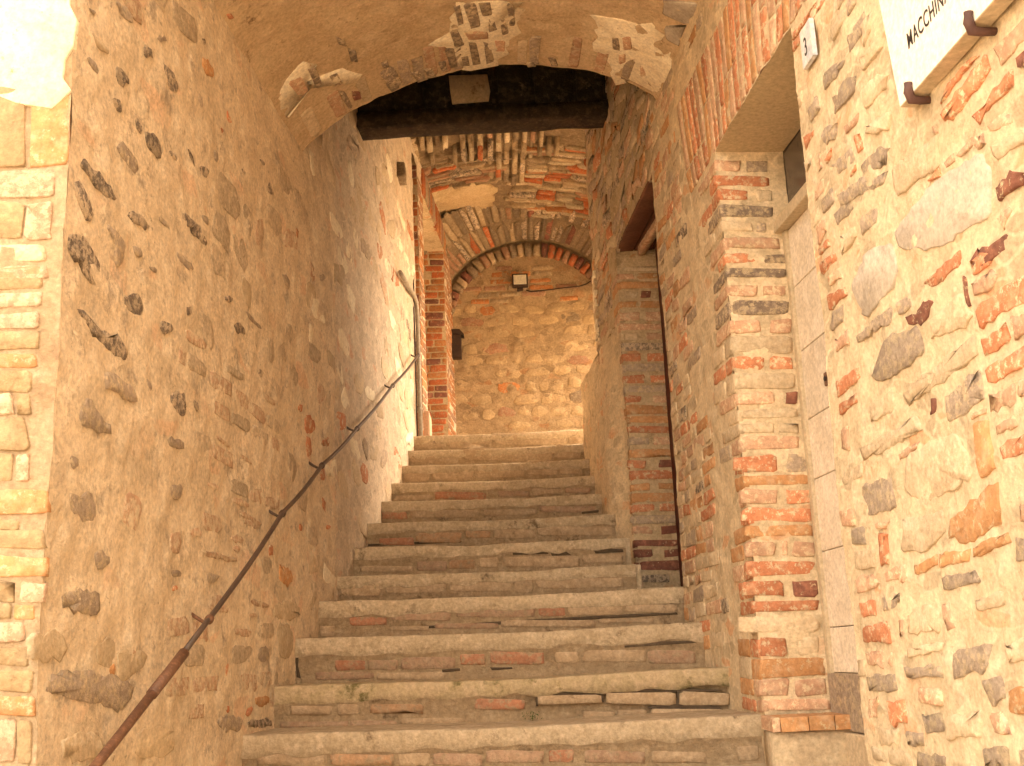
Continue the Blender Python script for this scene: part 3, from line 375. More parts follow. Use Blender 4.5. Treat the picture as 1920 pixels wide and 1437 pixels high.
# left front face with its quoins
lf = grid('wall_front', FRONT(2.735), lin(-4.2, XL(2.735), .03), lin(-1.7, 6, .04), M_quoin, lw, rough=.006)
lay('LF', FRONT(2.735), lw, .004, jit=.08, remap={'r':'h','p':'h','g':'e','t':'e','w':'t'})
random.seed(6)
piece('plaster_patch', FRONT(2.735), [(-2.2,1.50),(-1.6,1.47),(-1.25,1.485),(-1.10,1.50),(-1.095,1.9),(-1.10,2.6),(-2.2,2.6)], PAL['w'], lw, .008, chaikin=False, sub=.05, inset=.01)
grid('outer_face', Surf(lambda u, v: Vector((-2.6, u, v)), Vector((-1,0,0))), [2.735, 6, 13], [-1.7, 6], M_mort, lw, disp=False)

# ------------------------------------------------------------------ front wall on the right (with the sign)
Y1, Y2, DZ = 3.29, 4.225, 1.957
rf = grid('stone_wall', RIGHT, lin(-2.5, 1.6, .2)+lin(1.6, Y1, .018)[1:], lin(-1.7, 2.7, .022)+[3.2,4,5,6], M_mort, rough=.007)
tag(rf, 'sunlit wall of mixed red brick and stone on the right, carrying the marble sign', 'wall')
random.seed(7)
bx = lay('RW', RIGHT, rf, .0058, sub=.02, amp=.15, k5=.05, k6=.10)
bx += [(2.0,2.56,1.25,2.0),(3.0,3.22,1.66,1.92)]
courses(RIGHT, 1.95, Y1-.01, -.45, 2.0, [('t',5),('p',2),('g',1.5),('o',.6)], rf, bx, bw=(.05,.15), bh=.042, joint=.016, miss=.1, h=.0055, tilt=.12, jit=.10, k5=.08)
grid('corner_return', Surf(lambda u, v: Vector((XR(Y1)+u, Y1, v)), Vector((0,1,0))), lin(0, .3, .05), lin(-1.7, DZ, .05), M_mort, rf)
grid('recess_front', FRONT(-2.5), [XR(-2.5), 6], [-1.7, 6], M_mort, rf, disp=False)

# ------------------------------------------------------------------ brick wall between the doorways
Y3, Y4, D2Z, R3 = 5.36, 6.45, 2.373, .29
def mid_skip(u, v):
    return (Y1 < u < Y2 and v < DZ) or (v < stair_z(u)-.2)
mw = grid('brick_wall', RIGHT, lin(Y1, Y3, .018, (Y2,)), lin(-1.7, 2.9, .022, (DZ,D2Z)), M_mort, skip=mid_skip, rough=.006)
tag(mw, 'brick wall between the two doorways with its brick jamb and upright lintel bricks', 'wall')
grid('jamb_face', FRONT(Y2), lin(XR(Y2), XR(Y2)+.34, .018), lin(-1.7, DZ, .022), M_mort, mw, rough=.006)
random.seed(8)
lay('JF', FRONT(Y2), mw, .0045, jit=.09, remap={'d':'q'})
# bricks that turn the corner on to the passage side
for c, poly in decode('JF'):
    x0 = min(p[0] for p in poly); z0 = min(p[1] for p in poly); z1 = max(p[1] for p in poly)
    if x0 < XR(Y2)+.03 and z1 < DZ-.02:
        L_ = random.choice((.1,.12,.22)); c = 'q' if c == 'd' else c; piece('brick', RIGHT, [(Y2-.004,z0),(Y2+L_,z0),(Y2+L_,z1),(Y2-.004,z1)], PAL[c], mw, .005)
        if L_ < .2 and random.random() < .7: piece('brick', RIGHT, [(Y2+L_+.015,z0),(Y2+.3,z0),(Y2+.3,z1),(Y2+L_+.015,z1)], PAL[random.choice('rpotg')], mw, .005)
def mskip(a, b, c, d): return (a < Y2+.31 and c < DZ) or (4.62 < (a+b)/2 < 4.82 and c > .95) or c < stair_z(a)-.02 or (a < 4.6 and c < 2.52)
courses(RIGHT, Y2, Y3-.005, .0, 2.66, [('p',4),('t',4),('o',1.8),('g',1.6),('r',1.3),('d',.3)], mw, (), bw=(.09,.22), bh=.052, joint=.013, skipf=mskip, miss=.13, h=.004, tilt=.05, jit=.11)
# upright bricks over the first door
u = Y1-.26; k = 0
while u < 4.62:
    w_ = random.uniform(.050,.058); s = random.choice((.12,.20,.26)); c = 'rprporprpo'[k % 10]; c2 = 'prroprppro'[k % 10]
    lean = (u-3.8)*.06
    piece('brick', RIGHT, [(u+lean*0,DZ+.006),(u+w_,DZ+.006),(u+w_+lean,DZ+s),(u+lean,DZ+s)], PAL[c], mw if u > Y1 else rf, .004, jit=.02, k5=.03)
    piece('brick', RIGHT, [(u+lean,DZ+s+.013),(u+w_+lean,DZ+s+.013),(u+w_+lean*1.7,DZ+.47),(u+lean*1.7,DZ+.47)], PAL[c2], mw if u > Y1 else rf, .004, jit=.02, k5=.03)
    u += w_+.012; k += 1
# soffit of the first doorway and the reveal of the second
grid('door_soffit', Surf(lambda u, v: Vector((XR(u)+v, u, DZ)), Vector((0,0,-1))), lin(Y1, Y2, .08), lin(0, .34, .05), M_plS, mw)
grid('reveal', Surf(lambda u, v: Vector((XR(Y3)+u, Y3, v)), Vector((0,1,0))), lin(0, .32, .05), lin(.1, D2Z, .08), M_mort, mw)

# ------------------------------------------------------------------ brick wall beyond the second doorway
YC = 7.3
def up_skip(u, v): return (Y3 < u < Y4 and v < D2Z) or (v < stair_z(u)-.25)
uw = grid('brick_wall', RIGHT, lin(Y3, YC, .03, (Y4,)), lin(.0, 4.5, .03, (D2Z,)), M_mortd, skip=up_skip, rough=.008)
tag(uw, 'dim brick and rubble wall over and beyond the second doorway, under the beam', 'wall')
grid('pier_face', FRONT(Y4), lin(XR(Y4), XR(Y4)+.34, .02), lin(.0, D2Z, .025), M_mortd, uw, rough=.005)
random.seed(9)
lay('PF', FRONT(Y4), uw, .004, jit=.09)
for c, poly in decode('PF'):
    x0 = min(p[0] for p in poly); z0 = min(p[1] for p in poly); z1 = max(p[1] for p in poly)
    if x0 < XR(Y4)+.03: piece('brick', RIGHT, [(Y4-.004,z0),(Y4+.2,z0),(Y4+.2,z1),(Y4-.004,z1)], PAL[c], uw, .005)
courses(RIGHT, Y4+.22, YC-.01, 1.2, 2.4, [('p',3),('t',3),('g',3),('d',1.2),('o',1)], uw, (), bw=(.12,.26), bh=.06, joint=.02, miss=.25, h=.006, tilt=.2, jit=.15)
courses(RIGHT, Y3-.1, YC-.01, 2.42, 3.9, [('p',3),('t',2.2),('g',3.4),('d',2.4),('o',1.2),('r',.8)], uw, (), bw=(.10,.25), bh=.068, joint=.026, miss=.12, h=.007, tilt=.35, jit=.2)
grid('wall_end', Surf(lambda u, v: Vector((XR(YC)+u, YC, v)), Vector((0,1,0))), lin(0, .5, .05), lin(1.5, 4.5, .1), M_mortd, uw)
k = 0; z = 1.97
while z < 2.5:
    box('brick', (XR(YC)-.012, YC-.13+random.uniform(-.02,.02), z), (XR(YC)+.1, YC+.02, z+.055), PAL['w' if k % 3 else 't'], uw, .006, .004); z += .068; k += 1
# low battered base beside the upper steps
def bP(u, v):
    zb = stair_z(u)-.2; zt = 1.95; z = zb+(zt-zb)*v
    t = min(1, max(0, (u-6.45)/.28)); xb = .785-.117*t*t*(3-2*t); w = min(1, max(0, (z-1.15)/.8))
    return Vector((xb+(XR(u)-.003-xb)*w, u, z))
bs = Surf(bP, Vector((-1,0,.1)).normalized())
pb = grid('wall_base', bs, lin(Y4+.01, 8.15, .03), lin(0, 1, .02), M_mort, uw, rough=.012)
grid('base_top', Surf(lambda u, v: Vector((bP(u, 1).x+v, u, 1.95)), Vector((0,0,1))), lin(Y4+.01, 8.15, .06), lin(0, .4, .05), M_mortd, uw)
grid('base_end', Surf(lambda u, v: Vector((.668+u, 8.15, v)), Vector((0,1,0))), lin(0, .45, .05), lin(1.3, 1.95, .05), M_mortd, uw)
box('step_cheek', (.695, 5.84, .25), (.735, 6.47, .430), M_step, uw, .008, .003); box('step_cheek', (.695, 6.25, .43), (.735, 6.47, .612), M_step, uw, .008, .003)
# soffit of the second doorway
dn = tag(empty('doorway_soffit', (.9, 5.9, D2Z)), 'reddish brown timber soffit above the second doorway recess', 'soffit')
for k in range(3):
    a = .11*k; piece('board', Surf(lambda u, v: Vector((XR(u)+v, u, D2Z)), Vector((0,0,-1))), [(Y3,a),(Y4+.02,a),(Y4+.02,a+.103),(Y3,a+.103)], M_redwood, dn, .01, jit=.01, chaikin=False)
dn.location = (0,0,0)
piece('rafter', Surf(lambda u, v: Vector((XR(u)+v, u, D2Z-.02)), Vector((0,0,-1))), [(Y3+.2,.15),(Y4,.12),(Y4,.17),(Y3+.2,.20)], PAL['p'], dn, .03, jit=.05)

# solid masonry behind the faces
box('wall_core', (1.47, -2.45, -1.65), (3.6, 3.27, 6), M_mort, rf, 0)
box('wall_core', (1.31, 3.27, -1.65), (3.6, 4.26, 6), M_mort, mw, 0)
box('wall_core', (1.03, 3.27, 1.99), (1.31, 4.26, 6), M_mort, mw, 0)
box('wall_core', (.975, 4.26, -1.65), (3.6, 5.33, 6), M_mort, mw, 0)
box('wall_core', (1.20, 5.33, -1.65), (3.6, 6.48, 4.95), M_mort, uw, 0)
box('wall_core', (.90, 5.33, 2.42), (1.20, 6.48, 4.95), M_mort, uw, 0)
box('wall_core', (.83, 6.48, -1.65), (3.6, 7.28, 4.95), M_mort, uw, 0)
# ------------------------------------------------------------------ near vault
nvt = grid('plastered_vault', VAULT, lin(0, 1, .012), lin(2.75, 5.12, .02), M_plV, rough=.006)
tag(nvt, 'brown plastered barrel vault over the lower steps with brick showing through', 'vault')
random.seed(12)
for c, poly in decode('NV'):
    mt = sum(p[0] for p in poly)/len(poly)
    piece('lime_patch', VAULT, poly, PAL['w'], nvt, .003, inset=.01, chaikin=False, sub=.035, amp=.28, back=.02)
for c, poly in decode('NVB'):
    c = 'q' if c in 'gd' else c; piece(NAMES[c], VAULT, poly, PAL[c], nvt, .008, jit=.08)
t_ = .03
while t_ < .97:
    if random.random() < .62: 
        y0 = 4.86+random.uniform(-.03,.05); piece('brick', VAULT, [(t_,y0),(t_+.028,y0),(t_+.028,5.10),(t_,5.10)], PAL[random.choice('gptpg')], nvt, .004, jit=.12)
    t_ += .036
# arch ends: front face up to the wall head, rear face up into the dark
def archP(Y, top):
    def P(u, v):
        b = vP(u, Y); return Vector((b.x, Y, b.z+(top-b.z)*v))
    return P
grid('arch_front', Surf(archP(2.75, 6.0), Vector((0,-1,0))), lin(0, 1, .05), lin(0, 1, .1), M_mort, nvt, disp=False)
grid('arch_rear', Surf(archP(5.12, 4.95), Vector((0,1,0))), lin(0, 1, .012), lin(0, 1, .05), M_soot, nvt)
box('roof_slab', (-2.6, 2.6, 4.95), (1.25, 7.3, 5.1), M_mort, nvt, 0)
# ------------------------------------------------------------------ sooty wall on its beam
sw = grid('sooty_wall', FRONT(6.42), lin(-.86, .84, .04), lin(3.30, 4.95, .05), M_soot, rough=.01)
tag(sw, 'soot blackened wall resting on the timber beam beyond the first arch', 'wall')
piece('plaster_patch', FRONT(6.42), [(-.17,3.36),(.045,3.375),(.06,3.44),(.055,3.56),(-.18,3.555),(-.185,3.46)], mat('sooty_lime', (.62,.50,.33), (.52,.41,.26), None, 8, .4, .004, blotch=.12, blotch_col=(.15,.1,.06), var=0), sw, .012, chaikin=False, jit=.03, inset=.03)
random.seed(13)
for a, b in ((-.80,-.55),(-.54,-.36),(-.35,-.2),(.07,.095),(.11,.33),(.34,.58),(.60,.80)):
    piece('board', FRONT(6.42), [(a,3.325),(b,3.325),(b,3.8),(a,3.8)], M_soot, sw, .012, jit=.02)
bmj = rough_box('timber_beam', (-.83, 6.38, 3.225), (.80, 6.56, 3.32), M_beam, None, .05, .009, .022)
tag(bmj, 'charred timber beam spanning the passage beyond the first arch', 'beam')
# ------------------------------------------------------------------ far brick vault
PALn = dict(PAL)
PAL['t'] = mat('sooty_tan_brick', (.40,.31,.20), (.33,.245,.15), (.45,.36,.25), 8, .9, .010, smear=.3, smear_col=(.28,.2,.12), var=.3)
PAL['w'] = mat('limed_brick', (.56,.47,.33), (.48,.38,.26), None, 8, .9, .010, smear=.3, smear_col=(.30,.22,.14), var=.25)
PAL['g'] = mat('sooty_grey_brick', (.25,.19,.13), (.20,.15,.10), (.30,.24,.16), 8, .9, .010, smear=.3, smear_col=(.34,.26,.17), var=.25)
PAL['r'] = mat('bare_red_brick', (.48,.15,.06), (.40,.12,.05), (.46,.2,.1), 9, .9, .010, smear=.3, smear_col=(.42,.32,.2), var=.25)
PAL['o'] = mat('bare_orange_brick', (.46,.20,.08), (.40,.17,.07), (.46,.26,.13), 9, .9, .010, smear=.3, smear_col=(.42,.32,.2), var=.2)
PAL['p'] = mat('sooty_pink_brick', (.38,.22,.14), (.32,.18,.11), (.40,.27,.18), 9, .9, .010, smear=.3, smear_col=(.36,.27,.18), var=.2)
def fz(X, Y): 
    x = (X-.25)/1.0
    return 4.15+.16*(1-min(1, x*x))+.03*(Y-9)
FV = Surf(lambda u, v: Vector((u, v, fz(u, v))), Vector((0,0,-1)))
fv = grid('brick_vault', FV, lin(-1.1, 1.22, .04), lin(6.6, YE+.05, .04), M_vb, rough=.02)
tag(fv, 'rough broken brick vault above the upper landing', 'vault')
grid('vault_back', Surf(lambda u, v: Vector((u, v, 4.95)), Vector((0,0,1))), [-2.6, 1.24], [6.5, 13], M_mortd, fv, disp=False)
grid('side_light_blocker', Surf(lambda u, v: Vector((1.2, u, v)), Vector((-1,0,0))), lin(7.28, YE+.1, .05), lin(3.55, 4.95, .06), M_vb, fv, rough=.01)  # unseen wall and core, added to block light from ceiling and end wall
box('side_light_blocker_core', (1.22, 7.28, 3.56), (1.6, YE+.1, 4.95), M_mort, fv, 0)
random.seed(14)
# band 1: bricks running with the passage
x = -.80
while x < .62:
    w_ = random.uniform(.036,.052)
    for (ya, yb) in ((8.55,8.80),(8.83,9.08),(9.10,9.34),(9.36,9.58),(9.60,9.80)):
        if ya > 9.3 and not .02 < x < .36: continue
        if ya > 9.0 and x < -.25: continue
        if ya > 9.0 and x > .42: continue
        if random.random() < .86:
            ya2 = ya+random.uniform(-.06,.06); yb2 = yb+random.uniform(-.06,.04)
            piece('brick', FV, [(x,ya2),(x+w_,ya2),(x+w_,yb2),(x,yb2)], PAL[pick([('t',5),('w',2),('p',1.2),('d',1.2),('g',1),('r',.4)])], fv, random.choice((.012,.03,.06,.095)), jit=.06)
    x += w_+random.uniform(.012,.04)
# band 2: bricks running across, red and white on the right, thin layers on the left
y = 8.95
while y < 11.0:
    w_ = random.uniform(.045,.06)
    x = .40 if y < 9.8 else .2+random.uniform(0,.1)
    if y > 10.3: x += (y-10.3)*.7
    x += random.uniform(-.05,.05)
    while x < 1.1:
        l = random.uniform(.14,.28); red = 9.55 < y < 10.7; k = pick([('r',3.2 if red else .5),('w',3),('t',4),('o',1.6 if red else .5),('p',1),('d',.7)])
        piece('brick', FV, [(x,y),(x+l,y),(x+l,y+w_),(x,y+w_)], PAL[k], fv, random.choice((.010,.025,.05)), jit=.09); x += l+.014
    if 9.1 < y < 9.75 or y > 10.75:
        x = -.75
        while x < -.0:
            l = random.uniform(.16,.3); piece('brick', FV, [(x,y),(x+l,y+.01),(x+l,y+w_*.75),(x,y+w_*.7)], PAL[pick([('t',4),('d',1.8),('p',1.6),('g',2),('r',.5)])], fv, random.choice((.012,.03,.045)), jit=.14); x += l+.03
    y += w_+random.uniform(.012,.022)
piece('plaster_patch', FV, [(-.75,9.78),(-.3,9.76),(.02,9.82),(.12,9.95),(.10,10.3),(-.02,10.6),(-.15,10.8),(-.7,10.8)], mat('stained_plaster', (.50,.385,.24), (.44,.33,.19), (.54,.42,.27), 3, .5, .006, blotch=.2, blotch_col=(.32,.22,.13), var=0), fv, .016, chaikin=False, sub=.06, inset=.02)
# end arch: springing ring on the end wall and the flared fan above it
AX, AZ = .43, 3.25
def fanP(u, v):           # u angle, v radius
    return Vector((AX+v*math.cos(u), YE-.06-max(0, v-.97)*1.7, AZ+(.97+(v-.97)*.45)*math.sin(u)))
FAN = Surf(fanP, Vector((0,-.8,-.6)))
RING = Surf(lambda u, v: Vector((AX+v*math.cos(u), YE-.07, AZ+v*math.sin(u))), Vector((0,-1,0)))
fan = grid('arch_flare', FAN, lin(.12, 3.02, .05), lin(.97, 1.42, .04), M_vb, fv, rough=.015)
a = .2
while a < 2.95:
    da = random.uniform(.038,.052)
    for (ra, rb) in ((.99,1.18),(1.20,1.42)):
        if random.random() < .93:
            k = pick([('d',3),('m',2),('g',3),('t',1)] if a < 1.7 else [('p',3),('g',2),('t',4),('r',.8),('d',.7)])
            piece('brick', FAN, [(a,ra),(a+da,ra),(a+da*.95,rb+random.uniform(-.09,.06)),(a,rb+random.uniform(-.09,.06))], PAL[k], fv, random.choice((.008,.015,.026)), jit=.09)
    a += da+.012

# ------------------------------------------------------------------ end wall
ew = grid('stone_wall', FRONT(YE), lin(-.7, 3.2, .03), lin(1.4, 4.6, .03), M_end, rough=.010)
tag(ew, 'rubble stone wall closing the top of the stairs below a brick arch', 'wall')
random.seed(15)
def eskip(a, b, c, d): return math.hypot((a+b)/2-AX, max(0, d-AZ)) > .80 and c > AZ-.0
z = 2.05
while z < 3.55:
    hh = random.uniform(.09,.15); x = -.42-random.uniform(0,.1)
    while x < 1.25:
        l = random.uniform(.10,.26)
        if random.random() < .88:
            y0 = z+random.uniform(-.02,.02)
            piece('stone', FRONT(YE), [(x,y0+.02),(x+l*.4,y0),(x+l,y0+.015),(x+l*.98,y0+hh*.6),(x+l*.7,y0+hh),(x+.02,y0+hh*.9)], PAL[pick([('e',9),('o',.3),('g',.3),('p',.3)])], ew, random.uniform(.001,.005), jit=.10)
        x += l+random.uniform(.02,.05)
    z += hh+.028
z = 3.56
courses(FRONT(YE), -.4, 1.2, 3.56, 4.0, [('o',3),('p',3),('t',4)], ew, (), bw=(.14,.26), bh=.05, joint=.02, skipf=lambda a,b,c,d: math.hypot((a+b)/2-AX, d-AZ) > .78, miss=.35, h=.006)
a = .42
while a < 2.9:
    da = random.uniform(.062,.08)
    piece('brick', RING, [(a,.82),(a+da,.82),(a+da,.935+random.uniform(-.02,.02)),(a,.935)], PAL[pick([('r',3),('m',2),('p',2)] if a < 1.35 else [('g',3),('t',2),('p',2),('m',1)])], ew, .015, back=.1, jit=.08)
    a += da+.022

# ------------------------------------------------------------------ brick piers at the top left
def pier(ya, yb, label, seed, dark):
    random.seed(seed)
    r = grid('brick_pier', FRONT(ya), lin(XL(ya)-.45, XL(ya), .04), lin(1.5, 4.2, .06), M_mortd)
    tag(r, label, 'pier', 'brick piers at the top left of the stairs')
    courses(FRONT(ya), XL(ya)-.3, XL(ya)-.004, 1.75, 4.1, dark, r, (), bw=(.13,.2), bh=.055, joint=.012, miss=.02, h=.005, jit=.05)
    grid('back_face', Surf(lambda u, v: Vector((XL(yb)-u, yb, v)), Vector((0,1,0))), [0,.45], [1.5,4.2], M_mortd, r, disp=False)
    courses(LEFT, ya+.005, yb-.005, 1.75, 4.0, [('o',3),('p',3)], r, (), bw=(.2,.28), bh=.055, joint=.012, miss=.05, h=.004, jit=.05)
    return r
pier(8.9, 9.17, 'narrow red brick pier beside the grey pipe, nearer of the two', 21, [('r',3),('m',2),('o',1.2)])
pier(10.55, YE, 'wider red brick pier next to the end wall with the dark box', 22, [('r',3),('o',2.5),('m',1.5)])
random.seed(23)
ln = grid('brick_lintel', LEFT, lin(9.17, 10.55, .04), [3.93, 4.0, 4.1, 4.19], M_mortd); ln.location = nL*.006
tag(ln, 'flat arch of upright bricks bridging the two brick piers at top left', 'lintel')
y = 9.12
while y < 10.6:
    piece('brick', LEFT, [(y,3.935),(y+.055,3.935),(y+.055,4.18),(y,4.18)], PAL[random.choice('oprtp')], ln, .014, jit=.04); y += .068
grid('soffit', Surf(lambda u, v: Vector((XL(u)-v, u, 3.93)), Vector((0,0,-1))), [9.17,10.55], [0,.45], M_mortd, ln, disp=False)
o = rough_box('stone_corbel', (XL(7.95)-.05, 7.82, 3.52), (XL(7.95)+.055, 7.98, 3.64), PAL['g'], None, .03, .02); tag(o, 'dark broken corbel stub high on the left wall below the far vault', 'corbel')
o = box('stone_plinth', (XL(9.0)-.1, 8.92, SZ[-1]-.02), (XL(9.0)+.045, 9.25, SZ[-1]+.30), M_pinkB, None, .015); tag(o, 'pale pink plastered plinth at the foot of the nearer brick pier', 'plinth')
o = prism('sloping_kerb', [Vector((-.52,9.3,1.66)),Vector((-.52,9.3,1.83)),Vector((-.42,9.3,1.70)),Vector((-.42,9.3,1.66))], Vector((0,.5,0)), M_plS); tag(o, 'short sloping cream kerb beside the plinth at the top step', 'kerb')

PAL.update({k: v for k, v in PALn.items()})
# ------------------------------------------------------------------ stairs
st = tag(empty('staircase', (0, 4.3, G0)), 'worn brick and concrete stairs climbing through the passage', 'staircase'); st.location = (0,0,0)
PAL['s'] = mat('step_stone', (.46,.35,.235), (.38,.28,.18), (.50,.385,.265), 10, .9, .008, blotch=.15, blotch_col=(.2,.14,.09), var=.12)
PAL['R'] = mat('worn_red_brick', (.42,.20,.12), (.36,.19,.12), (.42,.27,.18), 11, .9, .008, smear=.42, smear_col=(.34,.26,.17), var=.12)
PAL['O'] = mat('worn_orange_brick', (.44,.28,.17), (.38,.24,.14), (.42,.30,.2), 11, .9, .008, smear=.42, smear_col=(.34,.26,.17), var=.1)
PAL['P'] = mat('worn_pink_brick', (.40,.275,.19), (.35,.23,.155), (.42,.31,.22), 11, .9, .008, smear=.42, smear_col=(.34,.26,.17), var=.1)
for k_ in 'sROP': NAMES[k_] = 'brick'
def step(i, y, z, zb, yn, xl, xr, m, deep):
    random.seed(100+i); DA[:] = [.4,.12,.3]
    band = .078 if i in (0,1,2,3) else .066
    rec = .007
    prof = [(y+rec, zb-.03), (y+rec, z-band-.004), (y+.001, z-band), (y, z-band*.5), (y, z-.010), (y+.002, z-.002), (y+.008, z), (y+.10, z), (y+.2, z)]
    yy = y+.3
    while yy < yn+.08: prof.append((yy, z)); yy += .1
    prof.append((yn+.08, z))
    n = int((xr-xl)/.016); V = []; F = []
    for a in range(n+1):
        X = xl+(xr-xl)*a/n
        chip = max(0, noise.noise(Vector((X*3.1, i*7.3, 1)))-.15)*.022
        wav = noise.noise(Vector((X*9, i*3.3, 5)))*.008
        for k, (py, pz) in enumerate(prof):
            q = D(Vector((X, py, pz)))
            if 3 <= k <= 6: q += Vector((0, chip*.5, -chip*(.6 if k > 3 else .1)))
            if k in (1, 2): q.z += wav*2
            if deep and k < 2: q.y += .028*min(1, max(0, (X-.0)/.15))
            q += nv(Vector((X, py, pz))*30)*.003
            q.z += -.012*math.exp(-((X-.05)/.5)**2)*(1 if k > 3 else 0)
            V.append(q)
    m_ = len(prof)
    for a in range(n):
        for k in range(m_-1): F.append((a*m_+k, (a+1)*m_+k, (a+1)*m_+k+1, a*m_+k+1))
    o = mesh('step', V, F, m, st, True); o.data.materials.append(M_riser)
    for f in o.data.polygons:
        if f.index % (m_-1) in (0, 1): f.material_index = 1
    key = 'S%d' % i
    if key in T:
        S = FRONT(y+rec); zl = zb+.004; zh = z-band-.006
        for c, poly in decode(key):
            c = {'G':'s','t':'s','r':'R','o':'O','p':'P','m':'R'}.get(c, c)
            piece(NAMES[c], S, poly, PAL[c], o, (.0045 if not deep else .007)*random.uniform(.8,1.3), back=.04, jit=.08)
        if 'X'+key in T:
            for c, poly in decode('X'+key): piece('joint_shade_strip', S, poly, M_joint, o, .0022, back=.02, chaikin=False, jit=.12, inset=.02)  # raised dark strips, coloured as the shade of gaps that are not cut
    bxs = [(min(p[0] for p in q), max(p[0] for p in q), min(p[1] for p in q), max(p[1] for p in q)) for c_, q in decode(key)] if key in T else []
    if i >= 0:
        
        courses(FRONT(y+rec), xl+.04, min(xr, XR(y))-.02, zb+.012, z-band-.008, [('s',4),('P',1.4),('O',.6),('R',.3)], o, bxs, bw=(.14,.27), bh=.055, joint=.012, miss=.12, h=.004, jit=.07)
    DA[:] = [1,1,1]
    return o
for k in range(7, -1, -1):
    y, z = LOWY[k], LOWZ[k]; step(-k-1, y, z, z-.172, LOWY[k-1] if k else 4.3, XL(max(y, 2.8))-.3 if y > 2.7 else -1.5, XR(y)+.02 if y > 1 else XR(y), M_step, False)
for i in range(12):
    y, z = SY[i], SZ[i]; zb = SZ[i-1] if i else -.414
    yn = SY[i+1] if i < 11 else 9.6
    xr = XR(y)+.03
    if i == 3: xr = XR(y)+.28; yn = 6.5
    if i in (4, 5): xr = .705
    if i >= 6: xr = .72
    if i == 11: xr = 1.3
    step(i, y, z, zb, yn, XL(y)-.03, xr, M_moss if i in (1,) else M_step, i in (1,))
# weed growing from a joint of the second riser
random.seed(31)
wd = empty('weed', (.115, 4.69, -.235)); tag(wd, 'tiny green weed growing from a crack in the second riser', 'plant')
V = []; F = []
for k in range(90):
    a = random.uniform(0, 6.28); r = random.uniform(.004,.034); p = Vector((math.cos(a)*r*1.3, -abs(math.sin(a))*.012-.004, random.uniform(-.012,.018)))
    d1 = nv(p*900+Vector((k,0,0)))*.007; d2 = nv(p*700+Vector((0,k,3)))*.006; b = len(V)
    V += [p-d1, p+d2, p+d1, p-d2]; F.append((b,b+1,b+2,b+3))
mesh('foliage', V, F, M_leaf, wd); tube('stem', [(0,.01,-.02),(0,-.004,0),(.004,-.01,.015)], .0015, M_leaf, wd, 6)

# ------------------------------------------------------------------ threshold and first door
th = empty('door_threshold', (0,0,0)); tag(th, 'brick threshold slab at the foot of the grey plank door recess', 'threshold')
x = .925
for w_, c in ((.03,'p'),(.10,'o'),(.09,'o'),(.11,'o'),(.10,'r')):
    box('brick', (x, 4.045, -.292), (x+w_-.003, 4.22, -.243), PAL[c], th, .003, .0015); x += w_
rough_box('riser_block', (.93, 4.075, -.9), (1.4, 4.22, -.294), PAL['t'], th, .05, .006)
dr = empty('plank_door', (0,0,0)); tag(dr, 'weathered grey door of wide horizontal planks in the right hand recess', 'door')
DX = .25
DOOR = Surf(lambda u, v: Vector((XR(u)+DX, u, v)), nR)
def dslab(name, u0, u1, v0, v1, h, m, parent, base=0):
    pts = [DOOR.P(a, b)+nR*base for a, b in ((u0,v0),(u1,v0),(u1,v1),(u0,v1))]
    o = prism(name, pts, nR*h, m, parent); bm = bmesh.new(); bm.from_mesh(o.data); bmesh.ops.bevel(bm, geom=bm.edges[:], offset=.0025, segments=1, affect='EDGES'); bm.to_mesh(o.data); bm.free(); return o
dslab('backing', 3.2, 4.3, -.9, 2.1, .004, M_dark, dr, -.03)
zz = [-.105, .055, .33, .60, .83, 1.10, 1.36, 1.60]
for a, b in zip(zz, zz[1:]): dslab('plank', 3.25, 4.205, a+.0015, b-.0015, .02, M_door, dr, -.02)
dslab('transom_bar', 3.22, 4.235, 1.60, 1.645, .055, M_frame, dr, -.01)
dslab('transom_bar', 3.22, 4.235, 1.648, 1.672, .035, M_frame, dr, -.01)
dslab('transom_glass', 3.25, 4.19, 1.675, 1.93, .004, M_glass, dr, -.02)
dslab('door_frame', 4.19, 4.226, -.11, 1.60, .018, M_frame, dr, -.004)
dslab('door_sill', 3.2, 4.226, -.30, -.106, .035, PAL['g'], dr, -.02)
dslab('door_sill', 3.2, 4.226, -1.7, -.304, .05, PAL['t'], dr, -.02)
lk = dslab('lock', 3.925, 3.965, .905, .955, .008, M_rust, dr, 0)
tube('keyhole', [DOOR.P(3.945,.93)+nR*.007, DOOR.P(3.945,.93)+nR*.014], .008, M_ink, lk, 10)
# second door: oxblood leaf in the deeper recess
d2 = empty('painted_door', (0,0,0)); tag(d2, 'dark oxblood door leaf seen edge-on in the second doorway', 'door')
DX = .17
dslab('door_leaf', Y3, 5.62, R3, 2.28, .03, M_reddoor, d2, 0)
DX = .27
dslab('door_leaf', 5.62, Y4+.02, R3, D2Z, .03, M_reddoor, d2, 0)
DX = .25
